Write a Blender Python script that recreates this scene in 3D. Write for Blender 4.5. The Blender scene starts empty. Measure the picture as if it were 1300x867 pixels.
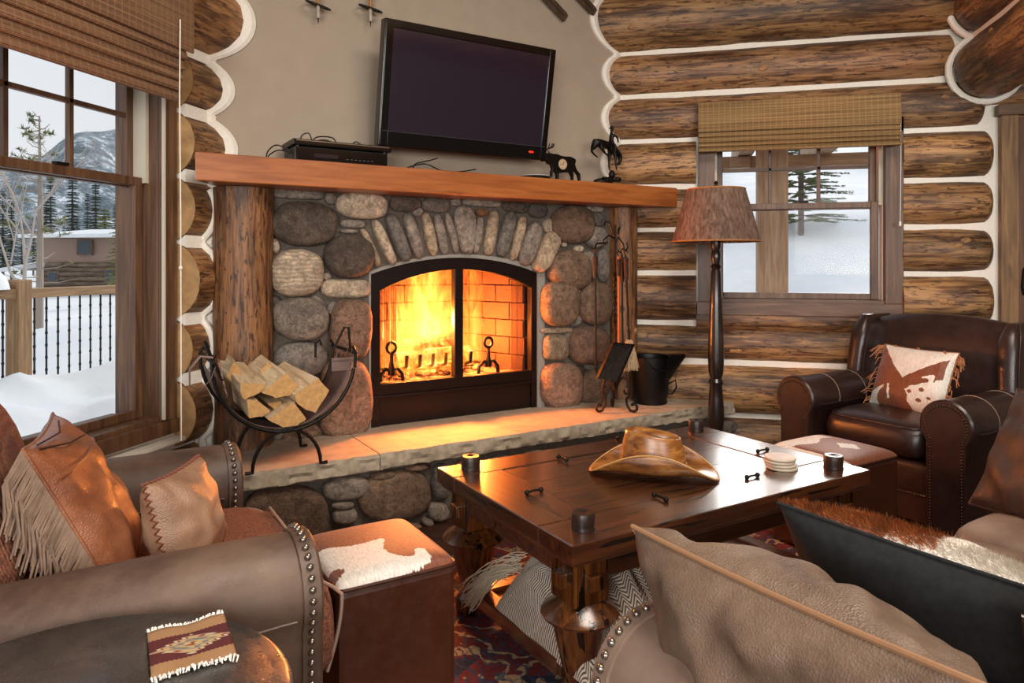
import bpy, bmesh, math, random
from mathutils import Vector, Matrix, noise
R_ = random.Random(7)
SC = bpy.context.scene
COL = SC.collection
PI = math.pi
S2 = math.sqrt(2)
# ---------------------------------------------------------------- camera, world, lights, exposure
EYE = 1.27; FPX = 896.0; YAW = math.radians(13.8); HOR = 335.0
cam_d = bpy.data.cameras.new('camera'); cam = bpy.data.objects.new('camera', cam_d); COL.objects.link(cam)
cam.location = (0, 0, EYE); cam.rotation_euler = (PI/2, 0, YAW)
cam_d.sensor_width = 36; cam_d.lens = 36*FPX/1300; cam_d.shift_y = -(433.5-HOR)/1300
cam_d.clip_start = .05; cam_d.clip_end = 3000
SC.camera = cam
SC.view_settings.view_transform = 'Standard'; SC.view_settings.look = 'None'
SC.view_settings.gamma = 1; SC.view_settings.use_curve_mapping = False
SC.view_settings.exposure = 0.1
SC.cycles.use_denoising = True
SC.cycles.max_bounces = 8; SC.cycles.transparent_max_bounces = 16
SC.cycles.sample_clamp_indirect = 6
w = bpy.data.worlds.new('sky'); SC.world = w; w.use_nodes = True
nt = w.node_tree; nt.nodes.clear()
wo = nt.nodes.new('ShaderNodeOutputWorld'); bg = nt.nodes.new('ShaderNodeBackground')
tc = nt.nodes.new('ShaderNodeTexCoord'); sx = nt.nodes.new('ShaderNodeSeparateXYZ'); cr = nt.nodes.new('ShaderNodeValToRGB')
nt.links.new(tc.outputs['Generated'], sx.inputs[0]); nt.links.new(sx.outputs['Z'], cr.inputs[0])
cr.color_ramp.elements[0].position = 0.0; cr.color_ramp.elements[0].color = (.86, .88, .90, 1)
cr.color_ramp.elements[1].position = 0.6; cr.color_ramp.elements[1].color = (.78, .84, .92, 1)
nt.links.new(cr.outputs[0], bg.inputs[0]); bg.inputs[1].default_value = .9
nt.links.new(bg.outputs[0], wo.inputs[0])
def lamp(name, kind, loc, energy, color, rot=(0, 0, 0), size=None, sy=None, rad=None):
    d = bpy.data.lights.new(name, kind); d.energy = energy; d.color = color
    if kind == 'AREA':
        d.shape = 'RECTANGLE'; d.size = size; d.size_y = sy or size
    if kind == 'POINT': d.shadow_soft_size = rad
    if kind == 'SUN': d.angle = rad
    o = bpy.data.objects.new(name, d); COL.objects.link(o); o.location = loc; o.rotation_euler = rot
    return o
def W(u, v, z=0.0): return Vector(((u-v)/S2, (u+v)/S2, z))
# hazy low sun beyond the right log wall, area fills added at the rear window openings and, warm, under the ceiling
lamp('sun', 'SUN', (3, 16, 9), 2.4, (1, .96, .90), Vector((.18*.927, .97*.927, .375)).to_track_quat('Z', 'Y').to_euler(), rad=.28)
lamp('rear_window_fill', 'AREA', (-.3, -2.45, 1.75), 125, (1, .97, .93), (math.radians(90), 0, 0), 1.9, 1.3)
lamp('rear_window_fill', 'AREA', (2.7, -2.45, 1.75), 140, (1, .97, .93), (math.radians(90), 0, 0), 1.9, 1.3)
lamp('ceiling_fill', 'AREA', (.9, 1.4, 3.7), 125, (1, .90, .78), (0, 0, 0), 1.6, 1.6)
lamp('fire_light', 'POINT', W(1.82, 3.93, .93), 78, (1, .27, .05), rad=.05)
lamp('fire_light', 'POINT', W(1.62, 3.94, .86), 60, (1, .27, .05), rad=.05)
lamp('ember_light', 'POINT', W(2.12, 3.95, .82), 60, (1, .24, .04), rad=.04)
# ---------------------------------------------------------------- measured placement helpers
SY, CY = math.sin(YAW), math.cos(YAW)
def ray(px, py):
    a = (px-650)/FPX; b = (HOR-py)/FPX
    return Vector((-SY + a*CY, CY + a*SY, b))
def on_v(px, py, v):            # point of a vertical plane parallel to the fireplace -> (u, z)
    d = ray(px, py); dv = (d.y-d.x)/S2; t = v/dv
    return ((d.x+d.y)/S2*t, EYE + d.z*t)
def on_z(px, py, z):            # point of a level plane -> (u, v)
    d = ray(px, py); t = (z-EYE)/d.z
    return ((d.x+d.y)/S2*t, (d.y-d.x)/S2*t)
def on_X(px, py, X):
    d = ray(px, py); t = X/d.x
    return (d.y*t, EYE+d.z*t)
def on_Y(px, py, Y):
    d = ray(px, py); t = Y/d.y
    return (d.x*t, EYE+d.z*t)
def nz(x, y, z=0, s=1.0): return noise.noise(Vector((x*s, y*s, z*s)))
# ---------------------------------------------------------------- material helpers
def lin(h):
    h = h.lstrip('#'); c = [int(h[i:i+2], 16)/255 for i in (0, 2, 4)]
    return tuple(((x/12.92) if x <= .04045 else ((x+.055)/1.055)**2.4) for x in c) + (1,)
class NT:
    def __init__(s, name):
        s.m = bpy.data.materials.new(name); s.m.use_nodes = True; s.t = s.m.node_tree; s.t.nodes.clear()
        s.out = s.n('ShaderNodeOutputMaterial'); s.b = s.n('ShaderNodeBsdfPrincipled')
        s.l(s.b.outputs[0], s.out.inputs[0])
        s.tc = s.n('ShaderNodeTexCoord')
    def n(s, t, **k):
        x = s.t.nodes.new(t)
        for a, b in k.items(): setattr(x, a, b)
        return x
    def l(s, a, b): s.t.links.new(a, b)
    def set(s, i, v):
        if i in s.b.inputs: s.b.inputs[i].default_value = v
    def map(s, sc=(1, 1, 1), src='Object', rot=(0, 0, 0), rnd=True):
        m = s.n('ShaderNodeMapping'); m.inputs['Scale'].default_value = sc; m.inputs['Rotation'].default_value = rot
        s.l(s.tc.outputs[src], m.inputs[0]); return m.outputs[0]
    def noise(s, vec, scale, det=4, rough=.55, dist=0):
        x = s.n('ShaderNodeTexNoise'); x.inputs['Scale'].default_value = scale; x.inputs['Detail'].default_value = det
        x.inputs['Roughness'].default_value = rough; x.inputs['Distortion'].default_value = dist
        if vec is not None: s.l(vec, x.inputs['Vector'])
        return x.outputs['Fac']
    def vor(s, vec, scale, feat='F1', rnd=1):
        x = s.n('ShaderNodeTexVoronoi', feature=feat); x.inputs['Scale'].default_value = scale
        x.inputs['Randomness'].default_value = rnd
        s.l(vec, x.inputs['Vector']); return x
    def wave(s, vec, scale, dist=2, det=2, direction='X', dscale=1, typ='BANDS'):
        x = s.n('ShaderNodeTexWave', wave_type=typ); x.inputs['Scale'].default_value = scale
        x.inputs['Distortion'].default_value = dist; x.inputs['Detail'].default_value = det; x.inputs['Detail Scale'].default_value = dscale
        if typ == 'BANDS': x.bands_direction = direction
        s.l(vec, x.inputs['Vector']); return x.outputs['Fac']
    def ramp(s, fac, stops, interp='LINEAR'):
        r = s.n('ShaderNodeValToRGB'); e = r.color_ramp; e.interpolation = interp
        while len(e.elements) < len(stops): e.elements.new(.5)
        for el, (p, c) in zip(e.elements, stops):
            el.position = p
            if isinstance(c, (int, float)): c = (c, c, c, 1)
            el.color = lin(c) if isinstance(c, str) else c
        s.l(fac, r.inputs[0]); return r.outputs[0]
    def mix(s, fac, a, b, mode='MIX'):
        m = s.n('ShaderNodeMix', data_type='RGBA', blend_type=mode)
        for i, x in ((0, fac), (6, a), (7, b)):
            if isinstance(x, str): x = lin(x)
            if isinstance(x, (int, float, tuple)): m.inputs[i].default_value = x
            else: s.l(x, m.inputs[i])
        return m.outputs[2]
    def math(s, op, a, b=0):
        m = s.n('ShaderNodeMath', operation=op)
        for i, x in ((0, a), (1, b)):
            if isinstance(x, (int, float)): m.inputs[i].default_value = x
            else: s.l(x, m.inputs[i])
        return m.outputs[0]
    def bump(s, h, strength=.3, dist=.01):
        b = s.n('ShaderNodeBump'); b.inputs['Strength'].default_value = strength; b.inputs['Distance'].default_value = dist
        s.l(h, b.inputs['Height']); s.l(b.outputs[0], s.b.inputs['Normal'])
    def col(s, c):
        if isinstance(c, str): c = lin(c)
        if isinstance(c, tuple): s.b.inputs['Base Color'].default_value = c
        else: s.l(c, s.b.inputs['Base Color'])
    def rough(s, r):
        if isinstance(r, (int, float)): s.b.inputs['Roughness'].default_value = r
        else: s.l(r, s.b.inputs['Roughness'])
def plain(name, c, rough=.5, metal=0, bump=0, bs=40, var=0):
    k = NT(name); k.rough(rough); k.set('Metallic', metal)
    n = k.noise(k.map(), bs, 5)
    if var:
        a = lin(c); lo = tuple(x*(1-var) for x in a[:3])+(1,); hi = tuple(min(1, x*(1+var)) for x in a[:3])+(1,)
        k.col(k.ramp(n, [(.3, lo), (.7, hi)]))
    else: k.col(c)
    if bump: k.bump(n, bump, .006)
    return k.m
def logwood(name, axis, light, mid, dark, rough=.5, tint=True, k1=1.0, bare=.0):
    k = NT(name)
    def sc(a, b): v = [b, b, b]; v[axis] = a; return tuple(x*k1 for x in v)
    oi = k.n('ShaderNodeObjectInfo')
    add = k.n('ShaderNodeVectorMath', operation='MULTIPLY_ADD')
    k.l(k.tc.outputs['Object'], add.inputs[0]); add.inputs[1].default_value = (1, 1, 1)
    sc7 = k.n('ShaderNodeVectorMath', operation='SCALE'); cb = k.n('ShaderNodeCombineXYZ')
    k.l(oi.outputs['Random'], cb.inputs[0]); k.l(oi.outputs['Random'], cb.inputs[1]); k.l(oi.outputs['Random'], cb.inputs[2])
    k.l(cb.outputs[0], sc7.inputs[0]); sc7.inputs['Scale'].default_value = 9.0; k.l(sc7.outputs[0], add.inputs[2])
    def mp(s_):
        m = k.n('ShaderNodeMapping'); m.inputs['Scale'].default_value = s_; k.l(add.outputs[0], m.inputs[0]); return m.outputs[0]
    g = k.noise(mp(sc(1.6, 22)), 1.5, 6, .65, .6)
    base = k.ramp(g, [(.30, dark), (.42, mid), (.56, light), (.78, mid)])
    big = k.noise(mp(sc(1.1, 5)), 1.3, 4, .6, .4)
    base = k.mix(k.ramp(big, [(.42, 0.0), (.62, .8)]), base, dark)
    strk = k.noise(mp(sc(4.5, 55)), 1.0, 5, .65, .3)
    base = k.mix(k.ramp(strk, [(.56, 0.0), (.64, .9)]), base, dark)
    flk = k.noise(mp(sc(3.5, 30)), 1.2, 3, .5, .2)
    base = k.mix(k.ramp(flk, [(.54, 0.0), (.68, .7)]), base, light)
    fl2 = k.noise(mp(sc(9, 34)), 1.6, 3, .6, .4)
    base = k.mix(k.ramp(fl2, [(.57, 0.0), (.63, .8)]), base, dark)
    if tint: base = k.mix(1.0, base, oi.outputs['Color'], 'MULTIPLY')
    k.col(base); k.rough(rough); k.bump(k.math('ADD', g, k.math('MULTIPLY', strk, .8)), .5, .008)
    return k.m
def board(name, axis, a, b, c, rough=.45, coat=0, k1=1.0, gouge=0):
    k = NT(name)
    def sc(p, q): v = [q, q, q]; v[axis] = p; return tuple(x*k1 for x in v)
    g = k.noise(k.map(sc(1.2, 16)), 1.6, 6, .6, 1.2)
    base = k.ramp(g, [(.3, a), (.5, b), (.72, c)])
    h = g
    if gouge:
        s_ = k.noise(k.map(sc(4.5, 42)), 1.0, 2, .5, .1)
        f = k.ramp(s_, [(.60, 0.0), (.62, 1.0)])
        base = k.mix(f, base, '#140b07'); h = k.math('SUBTRACT', g, k.math('MULTIPLY', f, 3))
    k.col(base); k.rough(rough); k.bump(h, .18, .004)
    if coat: k.set('Coat Weight', min(1, coat)); k.set('Coat Roughness', .2)
    if coat > .9: k.set('Coat IOR', 1.9); k.set('Coat Roughness', .2)
    return k.m
def leather(name, c1, c2, c3, rough=.45, sc=5, bump=.25, coat=0, wr=0):
    k = NT(name)
    n = k.noise(k.map(), sc, 5, .6, .3); f = k.noise(k.map(), 28, 4, .7)
    base = k.ramp(n, [(.3, c1), (.5, c2), (.72, c3)])
    base = k.mix(k.ramp(f, [(.5, 0.0), (.8, .35)]), base, c3)
    k.col(base)
    v = k.vor(k.map(), 260).outputs['Distance']
    h = k.math('ADD', k.math('MULTIPLY', v, .3), k.math('MULTIPLY', k.noise(k.map(), 9, 3), wr))
    k.bump(h, bump, .004 if not wr else .012)
    k.rough(k.ramp(f, [(.3, rough-.08), (.7, rough+.1)]))
    if coat: k.set('Coat Weight', coat); k.set('Coat Roughness', .25)
    return k.m
def stone_mat(name, fine=60, contrast=.5, bands=False, pit=.3):
    k = NT(name); oi = k.n('ShaderNodeObjectInfo'); v = k.map()
    n = k.noise(v, 9, 6, .65, .2); f = k.noise(v, fine, 5, .75)
    m = k.math('ADD', k.math('MULTIPLY', n, .45), k.math('MULTIPLY', f, .55))
    t = k.ramp(m, [(.33, (1-contrast,)*3+(1,)), (.5, (.82, .80, .78, 1)), (.64, (1.45, 1.40, 1.33, 1))])
    md = k.noise(v, 26, 5, .8, .5); t = k.mix(k.ramp(md, [(.40, .75), (.50, 0.0)]), t, (.34, .31, .28, 1)); t = k.mix(k.ramp(md, [(.56, 0.0), (.66, .6)]), t, (1.7, 1.55, 1.35, 1))
    if bands:
        wv = k.wave(v, 14, 6, 3, 'Z', 1.2)
        t = k.mix(k.ramp(wv, [(.4, 0.0), (.8, .55)]), t, (.42, .40, .38, 1))
    c = k.mix(1.0, t, oi.outputs['Color'], 'MULTIPLY')
    k.col(c); k.rough(.82); k.bump(k.math('ADD', m, k.math('MULTIPLY', md, .7)), min(1, pit*2.2), .026)
    return k.m
def hide_mat(name, brown, brown2, white):
    k = NT(name)
    at = k.n('ShaderNodeAttribute', attribute_name='hide')
    n1 = k.noise(k.map(), 22, 5, .7, .5); n2 = k.noise(k.map((90, 26, 26)), 2.2, 3)
    m = k.math('ADD', at.outputs['Fac'], k.math('MULTIPLY', k.math('SUBTRACT', n1, .5), .55))
    m = k.math('ADD', m, k.math('MULTIPLY', k.math('SUBTRACT', n2, .5), .25))
    f = k.ramp(m, [(.47, 0.0), (.53, 1.0)])
    br = k.ramp(n2, [(.3, brown2), (.7, brown)])
    wh = k.ramp(n2, [(.3, '#c9c0b4'), (.65, white)])
    k.col(k.mix(f, br, wh)); k.rough(.55); k.bump(n2, .35, .003); k.set('Sheen Weight', .2)
    return k.m
# ---------------------------------------------------------------- mesh builder
class MB:
    def __init__(s): s.v = []; s.f = []; s.attr = None; s.uv = None
    def add(s, vs, fs):
        o = len(s.v); s.v += [Vector(x) for x in vs]; s.f += [tuple(i+o for i in f) for f in fs]; return o
    def box(s, x0, x1, y0, y1, z0, z1, M=None):
        vs = [Vector((x, y, z)) for x in (x0, x1) for y in (y0, y1) for z in (z0, z1)]
        if M: vs = [M @ p for p in vs]
        s.add(vs, [(0, 1, 3, 2), (4, 6, 7, 5), (0, 4, 5, 1), (2, 3, 7, 6), (0, 2, 6, 4), (1, 5, 7, 3)]); return s
    def loft(s, rings, cap=True, closed=True, loop=False):
        n = len(rings[0]); o = len(s.v)
        for r in rings: s.v += [Vector(p) for p in r]
        R = len(rings)
        for i in range(R if loop else R-1):
            a = o+i*n; b = o+((i+1) % R)*n
            for j in range(n if closed else n-1):
                k = (j+1) % n; s.f.append((a+j, a+k, b+k, b+j))
        if cap and not loop:
            s.f.append(tuple(o+j for j in reversed(range(n)))); s.f.append(tuple(o+(R-1)*n+j for j in range(n)))
        return s
    def tube(s, pts, r, seg=8, cap=True, closed=False, flat=None):
        pts = [Vector(p) for p in pts]; n = len(pts); rs = r if isinstance(r, (list, tuple)) else [r]*n
        T = []
        for i in range(n):
            a = pts[(i-1) % n] if (closed or i > 0) else pts[i]; b = pts[(i+1) % n] if (closed or i < n-1) else pts[i]
            t = (b-a); T.append(t.normalized() if t.length > 1e-9 else Vector((0, 0, 1)))
        N = T[0].orthogonal().normalized(); rings = []
        for i in range(n):
            N = (N - T[i]*N.dot(T[i])); N = N.normalized() if N.length > 1e-6 else T[i].orthogonal().normalized()
            B = T[i].cross(N); q = flat or 1
            rings.append([pts[i]+(N*math.cos(2*PI*j/seg)+B*math.sin(2*PI*j/seg)*q)*rs[i] for j in range(seg)])
        return s.loft(rings, cap=cap, loop=closed)
    def lathe(s, prof, seg=24, c=(0, 0, 0), M=None):
        c = Vector(c); rings = []
        for r, z in prof:
            ring = [Vector((max(r, 1e-4)*math.cos(2*PI*j/seg), max(r, 1e-4)*math.sin(2*PI*j/seg), z)) for j in range(seg)]
            if M: ring = [M @ p for p in ring]
            rings.append([p+c for p in ring])
        return s.loft(rings)
    def ell(s, c, r, seg=14, rings=8, M=None):
        prof = [(math.sin(PI*i/rings), -math.cos(PI*i/rings)) for i in range(rings+1)]
        c = Vector(c); rr = []
        for a, z in prof:
            ring = [Vector((max(a, 1e-3)*math.cos(2*PI*j/seg)*r[0], max(a, 1e-3)*math.sin(2*PI*j/seg)*r[1], z*r[2])) for j in range(seg)]
            if M: ring = [M @ p for p in ring]
            rr.append([p+c for p in ring])
        return s.loft(rr)
    def prism(s, poly, fn, d0, d1):     # poly (a,b) -> fn(a,b,d)
        n = len(poly); o = s.add([fn(a, b, d0) for a, b in poly]+[fn(a, b, d1) for a, b in poly], [])
        s.f.append(tuple(o+i for i in range(n))); s.f.append(tuple(o+n+i for i in reversed(range(n))))
        for i in range(n):
            j = (i+1) % n; s.f.append((o+i, o+n+i, o+n+j, o+j))
        return s
    def grid(s, nu, nv, fn, uv=False):
        o = len(s.v)
        if uv and s.uv is None: s.uv = {}
        for i in range(nu+1):
            for j in range(nv+1):
                s.v.append(Vector(fn(i/nu, j/nv)))
                if uv: s.uv[len(s.v)-1] = (i/nu, j/nv)
        for i in range(nu):
            for j in range(nv):
                a = o+i*(nv+1)+j; s.f.append((a, a+nv+1, a+nv+2, a+1))
        return s
def obj(name, mb, m, parent=None, smooth=40, bevel=0, sub=0, loc=None, rot=None, color=None, solid=0, attr=None, fixn=True, seg=2, weld=0):
    me = bpy.data.meshes.new(name); me.from_pydata([tuple(p) for p in mb.v], [], mb.f)
    if attr is not None:
        a = me.attributes.new('hide', 'FLOAT', 'POINT'); a.data.foreach_set('value', attr)
    if mb.uv:
        ul = me.uv_layers.new(name='UVMap')
        for lp in me.loops: ul.data[lp.index].uv = mb.uv.get(lp.vertex_index, (0, 0))
    if fixn:
        bm = bmesh.new(); bm.from_mesh(me)
        if weld: bmesh.ops.remove_doubles(bm, verts=bm.verts, dist=weld)
        bmesh.ops.recalc_face_normals(bm, faces=bm.faces); bm.to_mesh(me); bm.free()
    if smooth:
        me.polygons.foreach_set('use_smooth', [True]*len(me.polygons))
        if smooth < 170: me.set_sharp_from_angle(angle=math.radians(smooth))
    me.materials.append(m)
    o = bpy.data.objects.new(name, me); COL.objects.link(o)
    if parent: o.parent = parent
    if loc is not None: o.location = loc
    if rot is not None: o.rotation_euler = rot
    if color is not None: o.color = tuple(color[:3])+(1,)
    if solid:
        q = o.modifiers.new('solid', 'SOLIDIFY'); q.thickness = solid; q.offset = 0
    if bevel:
        q = o.modifiers.new('bevel', 'BEVEL'); q.width = bevel; q.segments = seg; q.limit_method = 'ANGLE'; q.angle_limit = math.radians(35)
    if sub:
        q = o.modifiers.new('sub', 'SUBSURF'); q.levels = sub; q.render_levels = sub
    return o
def tag(o, label=None, cat=None, group=None, kind=None):
    if label: o['label'] = label
    if cat: o['category'] = cat
    if group: o['group'] = group
    if kind: o['kind'] = kind
    return o
def thing(name, label, cat, loc=(0, 0, 0), rz=0, group=None, kind=None):
    o = bpy.data.objects.new(name, None); COL.objects.link(o); o.location = loc; o.rotation_euler = (0, 0, rz); o.empty_display_size = .1
    return tag(o, label, cat, group, kind)
def uvthing(name, label, cat, u, v, z=0, rot=0, group=None, kind=None):
    return thing(name, label, cat, W(u, v, z), PI/4+rot, group, kind)
def place(o, loc, rot=(0, 0, 0)): o.location = loc; o.rotation_euler = rot; return o
def bx(*a, M=None): return MB().box(*a, M=M)
def copy_tree(o, parent=None):
    c = o.copy(); COL.objects.link(c)
    if parent is not None: c.parent = parent
    for ch in o.children: copy_tree(ch, c)
    return c
def skin(name, pts, edges, m, parent=None, sub=2, root=0, loc=None):
    me = bpy.data.meshes.new(name); me.from_pydata([p[:3] for p in pts], edges, [])
    me.materials.append(m); o = bpy.data.objects.new(name, me); COL.objects.link(o)
    if parent: o.parent = parent
    q = o.modifiers.new('skin', 'SKIN'); q.use_smooth_shade = True
    for i, p in enumerate(pts):
        sv = me.skin_vertices[0].data[i]; r = p[3]; sv.radius = (r, r) if not isinstance(r, tuple) else r; sv.use_root = (i == root)
    q = o.modifiers.new('sub', 'SUBSURF'); q.levels = sub; q.render_levels = sub
    return o
FZ = -.03   # floor level
HZ = .37    # hearth top
# ---------------------------------------------------------------- materials
LOGX = logwood('log_wood_x', 0, '#bf9162', '#83593a', '#341f13', .5)
LOGY = logwood('log_wood_y', 1, '#b28355', '#7a5032', '#341f13', .5)
LOGZ = logwood('post_wood', 2, '#9a6a40', '#6e4628', '#2a170e', .5)
M_END = plain('log_end_grain', '#b08a5c', .6, var=.25, bump=.2, bs=18)
M_CHINK = plain('chinking', '#efe9dd', .85, bump=.15, bs=60, var=.05)
M_PLASTER = plain('plaster', '#a59684', .9, bump=.12, bs=9, var=.04)
M_CEIL = board('ceiling_board', 0, '#4a301d', '#6a472b', '#83603e', .6)
M_FLOOR = board('floor_board', 0, '#2c1a10', '#40261a', '#553524', .4)
M_TRIM = board('window_trim_wood', 2, '#452d1e', '#5f422d', '#7d5c40', .45)
M_TRIMX = board('window_trim_wood_x', 0, '#452d1e', '#5f422d', '#7d5c40', .45)
M_TRIMY = board('window_trim_wood_y', 1, '#3b2619', '#543a28', '#72543a', .45)
M_DOORT = board('door_trim_wood', 2, '#5f4324', '#836039', '#a07a4c', .5)
M_DOOR = board('door_wood', 2, '#4a2a15', '#603a1e', '#744a28', .4)
M_LINER = plain('window_track', '#c9c0ae', .5)
M_MANTEL = board('mantel_wood', 0, '#84461c', '#a05a28', '#b46c36', .42, coat=.25)
M_IRON = plain('black_iron', '#17130f', .5, .6, bump=.15, bs=90)
M_RUST = plain('rusty_iron', '#3a2418', .6, .5, bump=.3, bs=60, var=.5)
M_MORTAR = plain('mortar', '#5f564c', .95, bump=.5, bs=50, var=.2)
M_MORTL = plain('pale_mortar', '#8d8a82', .95, bump=.3, bs=50, var=.1)
M_ST1 = stone_mat('river_stone', 60, .45, pit=.3)
M_ST2 = stone_mat('speckled_stone', 110, .75, pit=.7)
M_ST3 = stone_mat('banded_stone', 60, .35, True, .3)
M_SLAB = plain('sandstone_top', '#b3a08a', .7, bump=.3, bs=14, var=.16)
M_SLABE = plain('sandstone_edge', '#a39580', .9, bump=1.0, bs=26, var=.25)
def glass_mat(name, a=.06, rough=0.0, tint=(1, 1, 1, 1)):
    k = NT(name); k.t.nodes.remove(k.b)
    tr = k.n('ShaderNodeBsdfTransparent'); tr.inputs[0].default_value = tint
    gl = k.n('ShaderNodeBsdfGlossy'); gl.inputs['Roughness'].default_value = rough
    lw = k.n('ShaderNodeLayerWeight'); lw.inputs[0].default_value = .25
    mx = k.n('ShaderNodeMixShader'); f = k.math('ADD', k.math('MULTIPLY', lw.outputs['Fresnel'], .10), a*.02)
    k.l(f, mx.inputs[0]); k.l(tr.outputs[0], mx.inputs[1]); k.l(gl.outputs[0], mx.inputs[2]); k.l(mx.outputs[0], k.out.inputs[0])
    return k.m
M_GLASS = glass_mat('window_glass')
# ---------------------------------------------------------------- setting
st = lambda o: tag(o, kind='structure')
st(obj('floor', bx(-2.4, 4.6, -2.6, 5, FZ-.06, FZ), M_FLOOR, smooth=0))
st(obj('ceiling', bx(-2.7, 4.7, -2.7, 5.2, 3.95, 4.05), M_CEIL, smooth=0))
# rear walls with daylight windows (behind the camera)
M_RWALL = plain('rear_wall_plaster', '#7d7062', .9)
def wall_open(name, axis, pos, th, a0, a1, z0, z1, holes, m):
    mb = MB(); hs = sorted(holes)
    def b(p, q, r, s):
        if q-p < 1e-4 or s-r < 1e-4: return
        if axis == 'Y': mb.box(p, q, pos, pos+th, r, s)
        else: mb.box(pos, pos+th, p, q, r, s)
    c = a0
    for (p, q, r, s) in hs:
        b(c, p, z0, z1); b(p, q, z0, r); b(p, q, s, z1); c = q
    b(c, a1, z0, z1)
    return st(obj(name, mb, m, smooth=0))
wall_open('wall_rear', 'Y', -2.7, .1, -2.5, 4.7, FZ, 3.95, [(-1.2, .7, 1.05, 2.4), (1.8, 3.6, 1.05, 2.4)], M_RWALL)
st(obj('wall_far_side', bx(4.6, 4.7, -2.6, 5, FZ, 3.95), M_RWALL, smooth=0))
# --- right log wall
WR = wall_open('wall_right', 'Y', 4.925, .14, -.75, 4.6, FZ, 3.95, [(.15, 1.22, 1.0, 2.1), (1.9, 2.8, FZ, 2.2)], M_CHINK)
def log_mb(axis, a0, a1, other, z, r, seed, ends=(0, 0), rx=None, seg=18):
    mb = MB(); n = max(6, int((a1-a0)/.13)); rings = []
    ts = [a0+(a1-a0)*i/n for i in range(n+1)]
    stations = []
    if ends[0]: stations += [(a0+ends[0]*(1-math.cos(q)), math.sin(q)) for q in (.12, .5, .85, 1.2)]
    else: stations += [(a0, 1)]
    stations += [(t, 1) for t in ts if a0+ends[0]+.02 < t < a1-ends[1]-.02]
    if ends[1]: stations += [(a1-ends[1]*(1-math.cos(q)), math.sin(q)) for q in (1.2, .85, .5, .12)]
    else: stations += [(a1, 1)]
    for (t, k) in stations:
        ring = []
        for j in range(seg):
            a = 2*PI*j/seg; kk = k if k >= 1 else .55+.45*k
            rr = r*kk*(1+.035*nz(t*1.7+seed*7, a*1.1, seed)+.03*nz(t*6, math.cos(a)*2, seed+math.sin(a)*2))
            p = [0, 0, 0]; p[axis] = t; p[1-axis] = other+math.cos(a)*rr*(rx or 1); p[2] = z+math.sin(a)*rr
            ring.append(p)
        rings.append(ring)
    return mb.loft(rings)
def tint(seed, a=.74, b=1.12):
    r = random.Random(seed*13+5); k = r.uniform(a, b); return (k*r.uniform(.97, 1.05), k, k*r.uniform(.9, 1.02))
M_KNOT = plain('knot_wood', '#9a7044', .6, var=.6, bump=.3, bs=30)
def knots(lg, axis, other, z, r, a0, a1, seed, side, n):
    rr = random.Random(seed+99)
    for _ in range(n):
        t = rr.uniform(a0, a1); a = rr.uniform(-.5, .5); s = rr.uniform(.014, .026)
        p = [0, 0, 0]; p[axis] = t; p[1-axis] = other+side*math.cos(a)*r*.985; p[2] = z+math.sin(a)*r*.985
        sz = [0, 0, s*.8]; sz[axis] = s*1.3; sz[1-axis] = .007
        obj('knot', MB().ell(p, sz, 10, 6), M_KNOT, lg)
seamsR = [-.04, .263, .607, .872, 1.207, 1.503, 1.797, 2.112, 2.42, 2.72, 3.16, 3.58, 3.95]
for i in range(len(seamsR)-1):
    z0, z1 = seamsR[i:i+2]; z = (z0+z1)/2; r = (z1-z0)/2*1.02
    segs = []
    if z1 < .9: segs = [(-.62 if z > .5 else -.3, 1.84, (.0, .05))]
    elif z1 < 2.15: segs = [(-.8, .07, (0, .0)), (1.32, 1.835, (.0, .07))]
    elif z1 < 2.5: segs = [(-.85, 1.79, (0, .06))]
    else: segs = [(-.9, 1.62 if z > 2.5 else 1.7, (0, .03))]
    if z1 < .9 and z < .3: segs = [(.22, 1.84, (0, 0))]
    for (a, b, e) in segs:
        sd = i*3+(1 if a > 0 else 0)
        lg = obj('log', log_mb(0, a, b, 5.0, z, r, sd, e), LOGX, WR, smooth=60, color=tint(sd+2))
        if r > .1: knots(lg, 0, 5.0, z, r, a+.2, b-.1, sd, -1, 2 if b-a < 1 else 5)
obj('log', log_mb(0, .07, 1.32, 4.965, .905, .1, 77), LOGX, WR, smooth=60, color=(.75, .72, .7))
obj('log', log_mb(0, 1.83, 4.6, 5.0, 2.34, .12, 78), LOGX, WR, smooth=60, color=(.8, .78, .75))
obj('log', log_mb(0, 1.95, 4.6, 5.0, 2.62, .15, 79), LOGX, WR, smooth=60, color=(.9, .88, .85))
for zz in seamsR[1:7]:
    obj('log', log_mb(0, 2.95, 4.6, 5.0, zz, .14, 40+int(zz*10)), LOGX, WR, smooth=60)
# two carrying logs running towards the room from the right wall
BW = st(obj('wall_upper', bx(1.70, 1.85, -2.6, 4.9, 2.35, 3.95), M_CHINK, smooth=0))
for z, r, sd in ((2.46, .19, 51), (2.845, .19, 52), (3.22, .19, 53), (3.6, .19, 54)):
    lg = obj('log', log_mb(1, -2.6, 4.86, 1.775, z, r, sd, (0, .05), seg=22), LOGY, BW, smooth=60, color=tint(sd, .9, 1.1))
    knots(lg, 1, 1.775, z, r, 3, 4.6, sd, -1, 3)
# white chinking rope round their ends
mb = MB()
def ringpath(z, r, a0, a1, n=18): return [(1.775+math.cos(a0+(a1-a0)*i/n)*(r+.012), 4.86, z+math.sin(a0+(a1-a0)*i/n)*(r+.012)) for i in range(n+1)]
mb.tube(ringpath(2.46, .19, math.radians(72), math.radians(330)), .021, 8)
mb.tube(ringpath(2.845, .19, math.radians(80), math.radians(280)), .021, 8)
mb.tube(ringpath(3.22, .19, math.radians(80), math.radians(280)), .021, 8)
st(obj('trim_1', mb, M_CHINK))
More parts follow.
